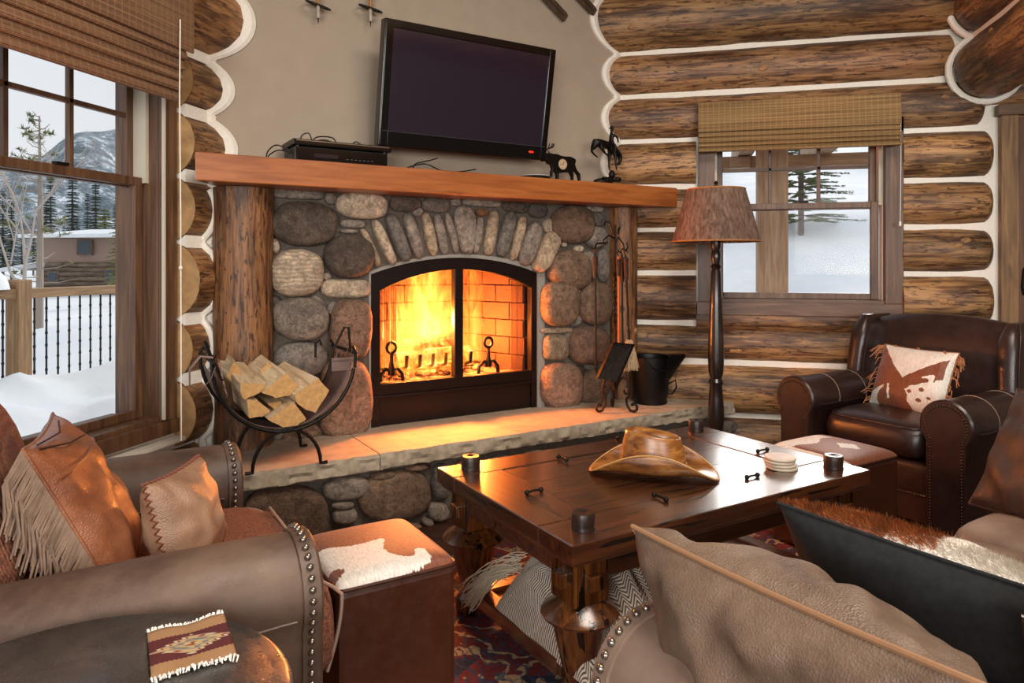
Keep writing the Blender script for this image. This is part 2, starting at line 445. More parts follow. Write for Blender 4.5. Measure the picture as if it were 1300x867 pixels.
# --- left log wall
GXL = -2.52
yr, zb = on_X(153, 517, GXL)           # right and lower edge of the left window's glass
ytrim, _ = on_X(226, 300, -2.33)
WL = wall_open('wall_left', 'X', -2.50, .14, -2.6, 3.3, FZ, 3.95, [(.80, yr+.085, zb-.09, 2.35)], M_CHINK)
seamsL = [-.05, .10, .396, .72, 1.008, 1.375, 1.69, 2.0, 2.29, 2.72, 3.1, 3.5, 3.9]
for i in range(len(seamsL)-1):
    z0, z1 = seamsL[i:i+2]; z = (z0+z1)/2; r = (z1-z0)/2*1.02
    ox = -2.25-r
    if z < .3: segs = [(-2.6, 3.05)]
    elif .5 < z < 2.3: segs = [(-2.6, 1.0), (ytrim+.02, 3.4)]
    elif z < .5: segs = [(-2.6, 3.4)]
    else: segs = [(-2.6, 3.4)]
    for (a, b) in segs:
        sd = 100+i*3+(1 if a > 0 else 0)
        lg = obj('log', log_mb(1, a, b, -2.405, z, r, sd), LOGY, WL, smooth=60, color=tint(sd, .85, 1.1))
        if a > 0:   # sawn end grain facing the window casing
            obj('end_grain', MB().lathe([(0, -.002), (r*.97, -.002), (r*.99, .004)], 24, (-2.405, a-.003, z), Matrix.Rotation(PI/2, 3, 'X')), M_END, lg)
            obj('chinking', MB().box(-2.40, -2.305, a+.0, 3.1, z+r-.033, z+r+.028), M_CHINK, lg)
# --- diagonal fireplace wall
VP = 3.80
WD = thing('wall_fireplace', None, None, (0, 0, 0), PI/4, kind='structure')
WD2 = MB()
for (a, b, c, d) in ((.3, 1.34, FZ, 3.95), (2.5, 3.42, FZ, 3.95), (1.34, 2.5, 1.42, 3.95), (1.34, 2.5, FZ, HZ-.02)):
    WD2.box(a, b, VP, VP+.08, c, d)
obj('plaster', WD2, M_PLASTER, WD, smooth=0)
def prof(seams, z, chink, r_shift=0):
    best = chink
    for z0, z1 in zip(seams, seams[1:]):
        zc = (z0+z1)/2; r = (z1-z0)/2*1.02
        if abs(z-zc) < r: best = max(best, math.sqrt(r*r-(z-zc)**2))
    return best
def rope(side, z0, z1, wdt):
    n = int((z1-z0)/.018); outer = []; pts = []
    for i in range(n+1):
        z = z0+(z1-z0)*i/n
        if side == 'R': u = S2*(5-prof(seamsR, z, .085))-VP
        else: u = S2*(-2.405+prof(seamsL, z, .085))+VP
        pts.append((u, z))
    for i in range(len(pts)):   # smooth the valleys a little and offset along the normal
        a = pts[max(0, i-1)]; b = pts[min(len(pts)-1, i+1)]
        tx, tz = b[0]-a[0], b[1]-a[1]; L = math.hypot(tx, tz) or 1
        nx, nzz = -tz/L, tx/L
        if side == 'L': nx, nzz = -nx, -nzz
        outer.append((pts[i][0]+nx*wdt, pts[i][1]+nzz*wdt*.5))
    mb = MB(); rings = []
    for (a, b) in zip(pts, outer):
        din = (a[0]-b[0])*1.2
        rings.append([(a[0]+din, VP-.004, a[1]), (a[0], VP-.020, a[1]), ((a[0]+b[0])/2, VP-.026, (a[1]+b[1])/2), (b[0], VP-.014, b[1]), (b[0], VP+.01, b[1]), (a[0]+din, VP+.01, a[1])])
    return mb.loft(rings)
t2 = st(obj('trim_2', rope('R', FZ, 3.9, .042), M_CHINK)); t2.rotation_euler = (0, 0, PI/4)
t3 = st(obj('trim_3', rope('L', FZ, 3.9, .045), M_CHINK)); t3.rotation_euler = (0, 0, PI/4)
sc_ = [(-2.405+prof(seamsL, HZ+.02*i, .085)+.004, 3.02, HZ+.02*i) for i in range(64)]
st(obj('trim_6', MB().tube(sc_, .019, 8), M_CHINK))
# --- window builder (local: x along the wall, y outwards, z up)
def window(name, x0, x1, z0, z1, zmid, zmunt, npane, loc, rz, casing, left_c=None, depth=.19, out=.0, m_=(M_TRIMX, M_TRIM)):
    t = thing(name, None, None, loc, rz, kind='structure'); mh, mv = m_
    cw = casing
    # casing boards on the room side (y = 0 is casing face)
    obj('casing', bx(x0-cw, x0, 0, .035, z0-.02, z1+cw), mv, t, smooth=0, bevel=.003)
    obj('casing', bx(x1, x1+cw, 0, .035, z0-.02, z1+cw), mv, t, smooth=0, bevel=.003)
    obj('casing', bx(x0-cw-.01, x1+cw+.01, -.006, .035, z0-cw, z0-.02), mh, t, smooth=0, bevel=.003)
    obj('casing', bx(x0-cw, x1+cw, 0, .035, z1, z1+cw), mh, t, smooth=0, bevel=.003)
    # jamb
    j = MB(); j.box(x0-.02, x0, .03, depth+.08, z0-.02, z1); j.box(x1, x1+.02, .03, depth+.08, z0-.02, z1); j.box(x0, x1, .03, depth+.08, z1-.0, z1+.02)
    obj('jamb', j, mv, t, smooth=0)
    obj('window_sill', bx(x0-.02, x1+.02, .02, depth+.12, z0-.04, z0), mh, t, smooth=0, bevel=.003)
    tr = MB(); tr.box(x0, x0+.018, depth*.45, depth+.03, zmid, z1); tr.box(x1-.018, x1, depth*.45, depth+.03, zmid, z1)
    obj('track', tr, M_LINER, t, smooth=0)
    s = .05
    def sash(nm, a, b, c, d, y, fr, munt):
        f = MB(); f.box(a, a+fr, y, y+.035, c, d); f.box(b-fr, b, y, y+.035, c, d)
        f.box(a+fr, b-fr, y, y+.035, c, c+fr*.9); f.box(a+fr, b-fr, y, y+.035, d-fr*.9, d)
        sh = obj(nm, f, mv, t, smooth=0, bevel=.004)
        obj('pane', bx(a+fr, b-fr, y+.014, y+.018, c+fr*.9, d-fr*.9), M_GLASS, sh, smooth=0)
        if munt:
            for i in range(1, npane):
                x = a+fr+(b-a-2*fr)*i/npane; obj('muntin', bx(x-.011, x+.011, y+.004, y+.03, c+fr*.9, d-fr*.9), mv, sh, smooth=0, bevel=.003)
            for zz in munt: obj('muntin', bx(a+fr, b-fr, y+.004, y+.03, zz-.011, zz+.011), mh, sh, smooth=0, bevel=.003)
        return sh
    sash('lower_sash', x0+.015, x1-.015, z0, zmid+.025, depth*.55, .045, None)
    sash('upper_sash', x0+.018, x1-.018, zmid-.02, z1, depth*.8, .04, zmunt)
    obj('sash_lock', bx(x0+(x1-x0)*.52, x0+(x1-x0)*.52+.06, depth*.55-.005, depth*.55+.02, zmid+.025, zmid+.037), M_IRON, t, smooth=0)
    return t
# right window
xg0, zb_ = on_Y(918, 368, 5.0); xg1, _ = on_Y(1104, 368, 5.0)
_, zm = on_Y(1000, 263, 5.0); _, zmu = on_Y(1000, 214, 5.0)
window('window_2', xg0-.06, xg1+.06, zb_-.055, 2.1, zm, [zmu], 3, (0, 4.865, 0), 0, .105)
# left window: local x runs along -Y (rot 90 => local x -> world Y)
_, zml = on_X(120, 227, GXL); _, zmul = on_X(90, 130, GXL)
def window_left():
    t = window('window_1', -(yr+.06), -1.78, zb-.05, 2.25, zml, [zmul], 3, (-2.335, 0, 0), -PI/2*-1, .10, m_=(M_TRIMY, M_TRIM))
    return t
# local x -> world +Y needs rz=+90 with y outward = -X : rotation +90 maps x->+Y, y->-X
window('window_1', 1.78, yr+.06, zb-.05, 2.25, zml, [zmul], 3, (-2.335, 0, 0), PI/2, .085, m_=(M_TRIM, M_TRIM))
window('window_3', .85, 1.64, zb-.05, 2.25, zml, [zmul], 3, (-2.335, 0, 0), PI/2, .07, m_=(M_TRIM, M_TRIM))
# pale strip standing in for sunlight on the jamb, at the left casing's edge
st(obj('jamb_sun_strip', bx(-2.345, -2.330, yr+.055, yr+.064, zb-.06, 2.3), M_LINER, smooth=0))
st(obj('trim_5', MB().box(-2.36, -2.30, 1.0, ytrim+.1, zb-.175, zb-.155), M_CHINK, smooth=0))
# door at the right edge
D = thing('door_1', None, None, (0, 4.86, 0), 0, kind='structure')
obj('casing', bx(1.86, 1.955, 0, .05, FZ, 2.17), M_DOORT, D, smooth=0, bevel=.004)
obj('casing', bx(2.75, 2.85, 0, .05, FZ, 2.17), M_DOORT, D, smooth=0, bevel=.004)
obj('casing', bx(1.84, 2.87, -.01, .05, 2.17, 2.235), M_TRIMX, D, smooth=0, bevel=.004)
for i in range(4): obj('plank', bx(1.96+i*.2, 2.155+i*.2, .07, .11, FZ, 2.17), M_DOOR, D, smooth=0, bevel=.004)
obj('handle_plate', MB().prism([(0, 0), (.05, 0), (.06, .05), (.05, .16), (.03, .2), (.0, .16), (-.01, .05)], lambda a, b, d: (2.0+a, .06+d, 1.08+b), -.015, .012), M_IRON, D, smooth=0)
obj('handle', MB().tube([(2.02, .05, 1.12), (2.02, -.01, 1.12), (2.02, -.01, 1.2), (2.02, .05, 1.2)], .009, 8), M_IRON, D)
# floor rug
def rug_mat():
    k = NT('rug_wool'); v = k.map()
    n = k.noise(v, 5, 3, .6, 1.0)
    vo = k.vor(v, 7.5, 'F1'); ce = k.ramp(vo.outputs['Color'], [(0, '#5a1210'), (.35, '#741a18'), (.62, '#1c2138'), (.70, '#7e2018'), (.9, '#20333f'), (1, '#6a3016')], 'CONSTANT')
    v2 = k.vor(v, 16, 'DISTANCE_TO_EDGE')
    e = k.ramp(v2.outputs['Distance'], [(.03, 1.0), (.06, 0.0)])
    w_ = k.wave(v, 3.2, 14, 3, 'DIAGONAL', 2.2)
    f = k.ramp(w_, [(.80, 0.0), (.86, 1.0)])
    c = k.mix(k.ramp(n, [(.45, 0.0), (.55, .8)]), ce, '#64121a')
    c = k.mix(k.math('MULTIPLY', f, .85), c, '#b49a74')
    w2 = k.wave(v, 5.1, 18, 2, 'X', 1.5); c = k.mix(k.ramp(w2, [(.84, 0.0), (.9, .8)]), c, '#28405a')
    c = k.mix(k.math('MULTIPLY', e, .35), c, '#17101a')
    fn = k.noise(k.map((1, 1, 1)), 220, 2); c = k.mix(k.ramp(fn, [(.3, .35), (.7, 0.0)]), c, '#120808')
    k.col(c); k.rough(.95); k.bump(fn, .5, .004); return k.m
rg = obj("rug", bx(-.25, 3.3, -1.0, .62, 0, .012), rug_mat(), None, smooth=0, bevel=.004)
place(rg, W(0, 2.2, FZ), (0, 0, PI/4)); tag(rg, 'dark red patterned wool rug under the coffee table', 'rug')
# ---------------------------------------------------------------- fireplace (local x = u, y = v)
FP = thing('fireplace', 'river stone fireplace with arched glass doors and a raised sandstone hearth', 'fireplace', (0, 0, 0), PI/4)
VS = 3.715        # mortar face
VF = 3.745        # firebox frame face
uL, _ = on_v(470, 500, VF-.03); uR, _ = on_v(681, 500, VF-.03)
za = on_v(575, 327, VF-.03)[1]; zs = on_v(470, 348, VF-.03)[1]
def arch(u0, u1, z0, zs_, za_, n=16):
    c = (u0+u1)/2; h = (u1-u0)/2; rise = za_-zs_
    R = (h*h+rise*rise)/(2*rise); a = math.asin(min(1, h/R)); pts = [(u0, z0)]
    for i in range(n+1):
        t = -a+2*a*i/n; pts.append((c+R*math.sin(t), za_-R+R*math.cos(t)))
    return pts+[(u1, z0)]
def band(mb, inner, outer, y0, y1, closed=False):
    rings = [[(a[0], y0, a[1]), (b[0], y0, b[1]), (b[0], y1, b[1]), (a[0], y1, a[1])] for a, b in zip(inner, outer)]
    return mb.loft(rings, loop=closed)
# mortar bed: frame around the opening
u0m, u1m = .74, 3.08
inn = arch(uL-.012, uR+.012, HZ, zs+.01, za+.014); out = []
n_ = len(inn)
for i, (a, b) in enumerate(inn):
    if i == 0: out.append((u0m, HZ))
    elif i == n_-1: out.append((u1m, HZ))
    else:
        f = (i-1)/(n_-3); out.append((u0m+(u1m-u0m)*f, 1.655))
out[1] = (u0m, 1.655); out[-2] = (u1m, 1.655)
obj('mortar', band(MB(), inn, out, VS, VP+.02), M_MORTAR, FP, smooth=0)
i2 = arch(uL, uR, HZ, zs, za); o2 = arch(uL-.012, uR+.055, HZ, zs+.014, za+.020)
obj('mortar', band(MB(), i2, o2, VS-.012, VS+.03), M_MORTL, FP, smooth=30)
# insert frame
M_INS = plain('insert_frame_metal', '#1f1512', .38, .5, var=.15)
M_DARK = plain('firebox_soot', '#120d0a', .8)
zg0L = on_v(480, 487, VF)[1]; zg0 = zg0L
gl0 = on_v(480, 450, VF)[0]; gl1 = on_v(671, 450, VF)[0]
zgs = on_v(480, 369, VF)[1]; zga = on_v(575, 342, VF)[1]
FR = obj('insert_frame', band(MB(), arch(gl0, gl1, HZ, zgs, zga), arch(uL, uR, HZ, zs, za), VF-.035, VF+.02), M_INS, FP, smooth=30, bevel=.004)
obj('lower_panel', MB().box(gl0-.001, gl1+.001, VF-.022, VF+.02, HZ, zg0-.065), M_INS, FR, smooth=0, bevel=.003)
obj('ledge', MB().box(uL+.01, uR-.01, VF-.045, VF+.0, zg0-.075, zg0-.063), M_INS, FR, smooth=0, bevel=.003)
obj('bottom_rail', MB().box(gl0-.001, gl1+.001, VF-.03, VF+.02, zg0-.065, zg0), M_INS, FR, smooth=0, bevel=.003)
um = on_v(580, 450, VF)[0]
obj('mullion', MB().box(um-.028, um+.028, VF-.03, VF+.02, zg0, zga+.02), M_INS, FR, smooth=0, bevel=.004)
M_FGL = glass_mat('door_glass', .05, .02)
for a, b in ((gl0, um-.028), (um+.028, gl1)):
    pts = [p for p in arch(gl0, gl1, zg0, zgs, zga, 24) if a-.001 <= p[0] <= b+.001]
    R0 = ((gl1-gl0)/2); 
    def top(u):
        h = (gl1-gl0)/2; rise = zga-zgs; R = (h*h+rise*rise)/(2*rise); x = u-(gl0+gl1)/2
        return zga-R+math.sqrt(max(0, R*R-x*x))
    poly = [(a, zg0), (b, zg0)]+[(b-(b-a)*i/12, top(b-(b-a)*i/12)) for i in range(13)]
    obj('door_glass', MB().prism(poly, lambda p, q, d: (p, d, q), VF+.0, VF+.004), M_FGL, FR, smooth=0)
# folded mesh fire screen behind the left pane and right pane edge
def mesh_mat():
    k = NT('fire_screen_mesh'); v = k.map(); k.col('#3a2416'); k.rough(.5); k.set('Metallic', .7)
    a = k.wave(v, 60, 0, 0, 'X'); b = k.wave(v, 60, 0, 0, 'Z'); m = k.math('MAXIMUM', a, b)
    k.l(k.ramp(m, [(.72, 0.0), (.8, 1.0)]), k.b.inputs['Alpha']); return k.m
MM = mesh_mat()
scr = lambda a, b: MB().grid(40, 1, lambda s, t: (a+(b-a)*s, VF+.045+.012*math.sin(s*(b-a)*150), zg0+.0+(zga-zg0-.06)*t))
obj('fire_screen', scr(gl0+.005, gl0+.13), MM, FR, fixn=False); obj('fire_screen', scr(gl1-.10, gl1-.005), MM, FR, fixn=False)
# firebox of refractory bricks
FB = obj('firebox', MB().box(gl0-.05, gl1+.05, VF+.6, VF+.62, HZ, 1.44).box(gl0-.07, gl0-.05, VF+.02, VF+.62, HZ, 1.44).box(gl1+.05, gl1+.07, VF+.02, VF+.62, HZ, 1.44).box(gl0-.07, gl1+.07, VF+.02, VF+.62, 1.43, 1.45).box(gl0-.07, gl1+.07, VF+.02, VF+.62, HZ-.02, zg0-.03), M_DARK, FP, smooth=0)
M_FBR = plain('refractory_brick', '#44281b', .9, bump=.4, bs=30, var=.3)
FH = zg0-.03
bu0, bu1 = gl0+.13, gl1-.16; yb = VF+.5; yf = VF+.05
def brickrow(P0, P1, shift, z, bw=.235, bh=.112, g=.006):
    d = P1-P0; L = d.length; d = d/L; nrm = Vector((d.y, -d.x, 0)); t = -shift*bw
    while t < L-.02:
        a = max(0, t)+g/2; b = min(L, t+bw)-g/2
        if b-a > .03:
            vs = []
            for w_ in (0, -.03):
                for (s, zz) in ((a, z+g/2), (b, z+g/2), (b, z+bh-g/2), (a, z+bh-g/2)):
                    p = P0+d*s+nrm*(w_); vs.append((p.x, p.y, zz))
            mb = MB(); mb.add(vs, [(0, 1, 2, 3), (7, 6, 5, 4), (0, 4, 5, 1), (1, 5, 6, 2), (2, 6, 7, 3), (3, 7, 4, 0)])
            obj('brick', mb, M_FBR, FB, smooth=0, bevel=.003, seg=1)
        t += bw
for r_ in range(8):
    z = FH+r_*.112; sh = .5*(r_ % 2)
    brickrow(Vector((bu0, yb, 0)), Vector((bu1, yb, 0)), sh, z)
    brickrow(Vector((gl0+.0, yf, 0)), Vector((bu0, yb, 0)), sh, z)
    brickrow(Vector((bu1, yb, 0)), Vector((gl1-.0, yf, 0)), sh, z)
obj('ash_bed', MB().grid(30, 14, lambda s, t: (gl0+.02+(gl1-gl0-.04)*s, yf+(yb-yf)*t, FH+.012+.02*nz(s*9, t*7, 3))), plain('ash', '#6b5a4c', 1, bump=.6, bs=40, var=.3), FB, fixn=False)
# grate and burning logs inside
GR = MB()
for k_ in range(6):
    u = 1.62+k_*.085
    GR.tube([(u, VF+.12, FH+.16), (u, VF+.13, FH+.09), (u, VF+.2, FH+.07), (u, VF+.4, FH+.07), (u, VF+.41, FH+.14)], .011, 6)
GR.tube([(1.58, VF+.2, FH+.06), (2.1, VF+.2, FH+.06)], .01, 6); GR.tube([(1.58, VF+.38, FH+.06), (2.1, VF+.38, FH+.06)], .01, 6)
obj('grate', GR, M_IRON, FB)
def ember_mat():
    k = NT('burning_log'); n = k.noise(k.map(), 11, 5, .7, .5)
    k.col(k.ramp(n, [(.4, '#1a0d08'), (.7, '#50301c')])); k.rough(.9)
    k.l(k.ramp(n, [(.46, (0, 0, 0, 1)), (.6, (1, .16, .02, 1)), (.75, (1, .45, .12, 1))]), k.b.inputs['Emission Color']); k.set('Emission Strength', 3.5)
    k.bump(n, .8, .02); return k.m
M_EMB = ember_mat()
for (a, b, r) in (((1.58, VF+.22, FH+.12), (2.0, VF+.27, FH+.13), .045), ((1.62, VF+.34, FH+.13), (2.12, VF+.3, FH+.12), .05), ((1.66, VF+.28, FH+.2), (1.95, VF+.2, FH+.23), .042)):
    A = Vector(a); B = Vector(b); pts = [A.lerp(B, i/8)+Vector((0, .01*nz(i, a[0]*9), .01*nz(i, 7))) for i in range(9)]
    obj('burning_log', MB().tube(pts, [r*(1+.15*nz(i*.9, a[0]*20)) for i in range(9)], 10), M_EMB, FB)
# embers
eb = MB()
for i in range(90):
    c = (R_.uniform(1.52, 2.2), VF+R_.uniform(.12, .4), FH+R_.uniform(.015, .05)); s = R_.uniform(.008, .022)
    eb.ell(c, (s, s, s*.7), 6, 4)
tag(obj('embers', eb, M_EMB, FB), kind='stuff')
# andirons
def andiron(px, py0, py1, pyr):
    u, z0 = on_v(px, py0, VF+.09); z1 = on_v(px, py1, VF+.09)[1]; h = z1-z0; y = VF+.09
    z0 = FH+.01
    h = z1-z0
    m = MB(); m.lathe([(.0, z0+h*.2), (.02, z0+h*.2), (.022, z0+h*.25), (.012, z0+h*.5), (.009, z0+h*.68), (.016, z0+h*.72), (.008, z0+h*.75), (0, z0+h*.77)], 12, (u, y, 0))
    m.tube([(u+.028*math.cos(q*PI/8), y, z0+h*.86+.03*math.sin(q*PI/8)) for q in range(16)], .009, 8, closed=True)
    m.tube([(u-.07, y, z0), (u-.066, y, z0+.05), (u-.035, y, z0+.085), (u, y, z0+.07), (u+.035, y, z0+.085), (u+.066, y, z0+.05), (u+.07, y, z0)], .011, 8)
    m.tube([(u, y, z0+.07), (u, y+.15, z0+.06), (u, y+.32, z0+.055)], .01, 6)
    obj('andiron', m, M_IRON, FB)
andiron(620, 474, 428, 0); andiron(497, 487, 434, 0)
# flames
def flame_mat(name, seed, k1, k2, k3, strength):
    k = NT(name); k.t.nodes.remove(k.b)
    v = k.tc.outputs['Generated']; s_ = k.n('ShaderNodeSeparateXYZ'); k.l(v, s_.inputs[0])
    ob = k.n('ShaderNodeMapping'); ob.inputs['Scale'].default_value = (7.5, 7.5, 2.1); ob.inputs['Location'].default_value = (seed, seed*2, seed*3); ob.inputs['Rotation'].default_value = (0, .25, 0); k.l(k.tc.outputs['Object'], ob.inputs[0])
    n = k.noise(ob.outputs[0], 1.5, 5, .68, 2.2)
    n2 = k.noise(ob.outputs[0], .55, 2, .5, .5)
    x = s_.outputs['X']; y = s_.outputs['Y']; z = s_.outputs['Z']
    dx = k.math('ABSOLUTE', k.math('SUBTRACT', x, .5)); dy = k.math('ABSOLUTE', k.math('SUBTRACT', y, .5))
    r = k.math('ADD', k.math('MULTIPLY', dx, 1.0), k.math('MULTIPLY', dy, .9))
    f = k.math('SUBTRACT', k.math('ADD', k.math('MULTIPLY', n, 2.2), k.math('MULTIPLY', n2, .5)), k.math('ADD', k.math('MULTIPLY', r, k1), k.math('ADD', k.math('MULTIPLY', z, k2), .28)))
    f = k.math('SUBTRACT', f, k3)
    e = k.n('ShaderNodeEmission'); k.l(k.ramp(f, [(0.0, (.9, .09, .008, 1)), (.25, (1, .22, .02, 1)), (.55, (1, .38, .05, 1)), (.9, (1, .62, .22, 1))]), e.inputs[0])
    g = k.n('ShaderNodeMath', operation='MULTIPLY'); k.l(k.ramp(f, [(0.0, 0.0), (.12, .12), (.4, .5), (.9, 1.0)]), g.inputs[0]); g.inputs[1].default_value = strength; k.l(g.outputs[0], e.inputs[1])
    k.l(e.outputs[0], k.out.inputs['Volume']); k.m.cycles.volume_step_rate = .25 if hasattr(k.m, 'cycles') else 1
    return k.m
def flame_body(u0, u1, y0, y1, z0, z1, lean):
    mb = MB(); rings = []
    for i in range(9):
        t = i/8; w_ = (1-.45*t**1.5); rings.append([((u0+u1)/2+lean*t+(u1-u0)/2*w_*math.cos(q*PI/8), (y0+y1)/2+(y1-y0)/2*w_*math.sin(q*PI/8), z0+(z1-z0)*t) for q in range(16)])
    return mb.loft(rings)
obj('flame', flame_body(1.40, 2.2, VF+.08, VF+.44, FH+.05, FH+.90, .05), flame_mat('flame_wide', 2.3, 1.25, .50, .28, 34), FB, smooth=60)
obj('flame', flame_body(1.98, 2.24, VF+.12, VF+.4, FH+.08, FH+.86, .08), flame_mat('flame_tall', 5.1, 1.4, .28, .50, 20), FB, smooth=60)
# stones
def fdepth(w_, h_): return min(.11, max(.035, min(w_, h_)*.42))
CL = {'g': '#8b8075', 'd': '#62564c', 'l': '#b5a48e', 'b': '#7a6350', 'r': '#866a58', 't': '#a5927a', 'x': '#77716a', 'k': '#4a443f', 'o': '#7d5a38'}
M_S = {'1': M_ST1, '2': M_ST2, '3': M_ST3}
def stone(cx, cy, w_, h_, c='g', m='1', rot=0, e=2.5, vpl=VS, dep=None, seed=None, taper=0):
    seed = seed if seed is not None else int(cx*7+cy*3)
    q = math.radians(rot); N = 22; ol = []
    for j in range(N):
        a = 2*PI*j/N; ca, sa = math.cos(a), math.sin(a)
        x = w_/2*math.copysign(abs(ca)**(2/e), ca); y = h_/2*math.copysign(abs(sa)**(2/e), sa)
        k = 1+.06*nz(ca*1.3+seed, sa*1.3, seed*.37); x *= k*(1+taper*y/h_); y *= k
        px = cx+x*math.cos(q)-y*math.sin(q); py = cy+x*math.sin(q)+y*math.cos(q)
        ol.append(on_v(px, py, vpl-.03))
    ol.reverse()
    cu = sum(p[0] for p in ol)/N; cz = sum(p[1] for p in ol)/N
    W_ = max(p[0] for p in ol)-min(p[0] for p in ol); H_ = max(p[1] for p in ol)-min(p[1] for p in ol)
    d = dep or fdepth(W_, H_)
    mb = MB(); rings = []
    for (s, t) in ((.93, -.02), (1.0, .25), (.985, .5), (.93, .72), (.80, .88), (.60, .97), (.33, 1.0)):
        rings.append([(cu+(p[0]-cu)*s, vpl-d*t*(1+.10*nz(p[0]*9, p[1]*9, seed)), cz+(p[1]-cz)*s) for p in ol])
    mb.loft(rings, cap=False); o = len(mb.v); mb.v.append(Vector((cu, vpl-d*1.01, cz))); b = o-N
    for j in range(N): mb.f.append((b+j, b+(j+1) % N, o))
    k = random.Random(seed); cc = lin(CL[c]); f = k.uniform(.88, 1.12)
    cc = tuple(x*f*1.25 for x in cc[:3])
    return obj('stone', mb, M_S[m], FP, smooth=170, color=cc)
STN = [
 (378.5, 245.5, 69, 14, 'g', '1', 3, 4), (421, 252, 15, 15, 'g', '1', 0, 2.2), (386, 284, 84, 58, 'd', '2', 3, 2.4), (460, 261, 66, 35, 'l', '1', 4, 2.6),
 (449, 284, 34, 12, 'g', '1', 3, 2.5), (444, 293.5, 24, 6, 'g', '1', 2, 2.5), (350, 312, 12, 19, 'l', '1', -10, 2.2), (377, 346, 67, 60, 'l', '3', -5, 2.6),
 (443, 325, 64, 58, 'd', '2', 0, 2.1), (415, 351, 14, 10, 'g', '1', 0, 2), (440, 366, 65, 25, 'l', '1', 1, 3.2), (350, 383, 14, 16, 'k', '1', 20, 2.2),
 (404, 384, 22, 13, 'g', '1', 40, 2.4), (425, 392, 19, 19, 'x', '1', 0, 2.1), (381, 404, 71, 56, 'g', '2', 2, 2.6), (444.5, 417, 53, 74, 'r', '2', 2, 3.4),
 (381, 456, 70, 45, 'x', '1', -3, 2.3), (437, 507, 69, 103, 'r', '1', 0, 3.0), (461, 549, 18, 9, 'g', '1', -10, 2.2), (385, 552, 52, 26, 'b', '1', -6, 2.4),
 (372, 508, 55, 60, 'd', '1', 0, 2.4), (353, 545, 18, 30, 'x', '1', 0, 2.3),
 # arch voussoirs (rot = lean)
 (471, 314, 10, 52, 't', '1', -25, 3), (488, 308, 13, 62, 'l', '1', -24, 3), (506, 302, 17, 65, 'x', '1', -21, 3), (526, 299, 15, 60, 'g', '1', -17, 3),
 (547, 297, 13, 55, 't', '1', -12, 3), (561, 297, 12, 53, 'g', '1', -12, 3), (575, 296, 9, 54, 'g', '1', -14, 3), (592, 292, 25, 62, 'g', '1', -4, 3, VS, None, None, -.5),
 (608.5, 298, 10, 48, 'g', '1', 8, 3), (625, 296, 14, 58, 't', '1', 9, 3), (643.5, 297, 16, 60, 'x', '1', 13, 3), (659, 302, 11, 58, 't', '1', 14, 3),
 (674, 309, 20, 58, 'g', '1', 18, 3), (693, 320, 22, 56, 't', '1', 25, 3),
 (515.5, 258.5, 40, 21, 'd', '2', 4, 3), (555, 260, 35, 20, 'g', '2', 4, 2.6), (531.5, 269, 14, 11, 'g', '1', -20, 2.2), (580, 256.5, 13, 10, 'g', '1', 0, 2.4),
 (613, 257, 50, 11, 'g', '1', 4, 3), (613.5, 269.5, 16, 10, 'o', '1', 5, 2.4), (656, 263, 34, 14, 'd', '2', 8, 2.5), (684, 267, 25, 19, 'k', '1', 5, 2.4),
 (697.5, 286, 14, 18, 'l', '1', -10, 2.3), (726, 285, 52, 49, 'b', '2', 0, 2.5), (757, 265, 24, 8, 'g', '1', 6, 2.4), (761, 279, 17, 17, 'x', '1', 0, 2.4),
 (757, 301, 26, 29, 'x', '1', 20, 2.4), (717, 310, 7, 8, 'l', '1', 0, 2), (736, 315.5, 13, 9, 'l', '1', 10, 2.3), (722, 342, 52, 50, 'b', '1', 12, 2.6, VS, None, None, .3),
 (750, 336, 19, 36, 'g', '1', -12, 2.4), (767, 337, 16, 42, 'x', '1', 0, 2.4), (709.5, 385, 46, 59, 'b', '1', 2, 2.8), (754, 385, 41, 56, 'b', '1', 5, 2.4),
 (738, 373, 12, 11, 'l', '1', 0, 2.4), (733, 407, 19, 14, 'x', '1', -30, 2.2), (708, 419.5, 42, 8, 't', '1', -2, 3), (705, 441, 31, 34, 't', '2', 0, 4),
 (721.5, 428, 8, 12, 'x', '1', 0, 2.5), (746, 438.5, 50, 49, 'r', '2', 3, 2.7), (711, 489, 50, 59, 'r', '1', 0, 2.9), (737.5, 472, 10, 18, 'k', '1', 0, 2.4),
 (750, 466, 14, 8, 'x', '1', 0, 2.4), (753, 492, 33, 46, 'b', '2', 8, 2.6), (724, 513, 28, 11, 't', '1', -12, 2.4), (767, 372, 12, 20, 'g', '1', 0, 2.3), (768, 462, 12, 26, 'x', '1', 0, 2.3), (771, 505, 14, 26, 'x', '1', 0, 2.3)]
for s_ in STN: stone(*s_)
# posts
def post(u, v, z0, z1, r, seed, label):
    p = uvthing('log_post', label, 'post', u, v, z0)
    mb = MB(); rings = []; n = 16
    for i in range(n+1):
        z = (z1-z0)*i/n; rings.append([(r*math.cos(a)*(1+.04*nz(math.cos(a)*2+seed, math.sin(a)*2, z*2)), r*math.sin(a)*(1+.04*nz(math.cos(a)*2+seed, math.sin(a)*2, z*2)), z) for a in [2*PI*j/22 for j in range(22)]])
    o = obj('shaft', mb.loft(rings), LOGZ, p, smooth=60, color=(.95, .95, .95))
    for k_ in range(4):
        a = -PI/2+R_.uniform(-.7, .7); z = R_.uniform(.2, z1-z0-.2)
        obj('knot', MB().ell((r*.97*math.cos(a), r*.97*math.sin(a), z), (.016, .016, .024), 10, 6), M_KNOT, o)
    return p
post(.68, 3.715, HZ, 1.645, .142, 3, 'thick dark log post left of the fireplace stones, under the mantel')
post(3.115, 3.70, HZ, 1.645, .10, 8, 'slim log post right of the fireplace stones, behind the fire tools')
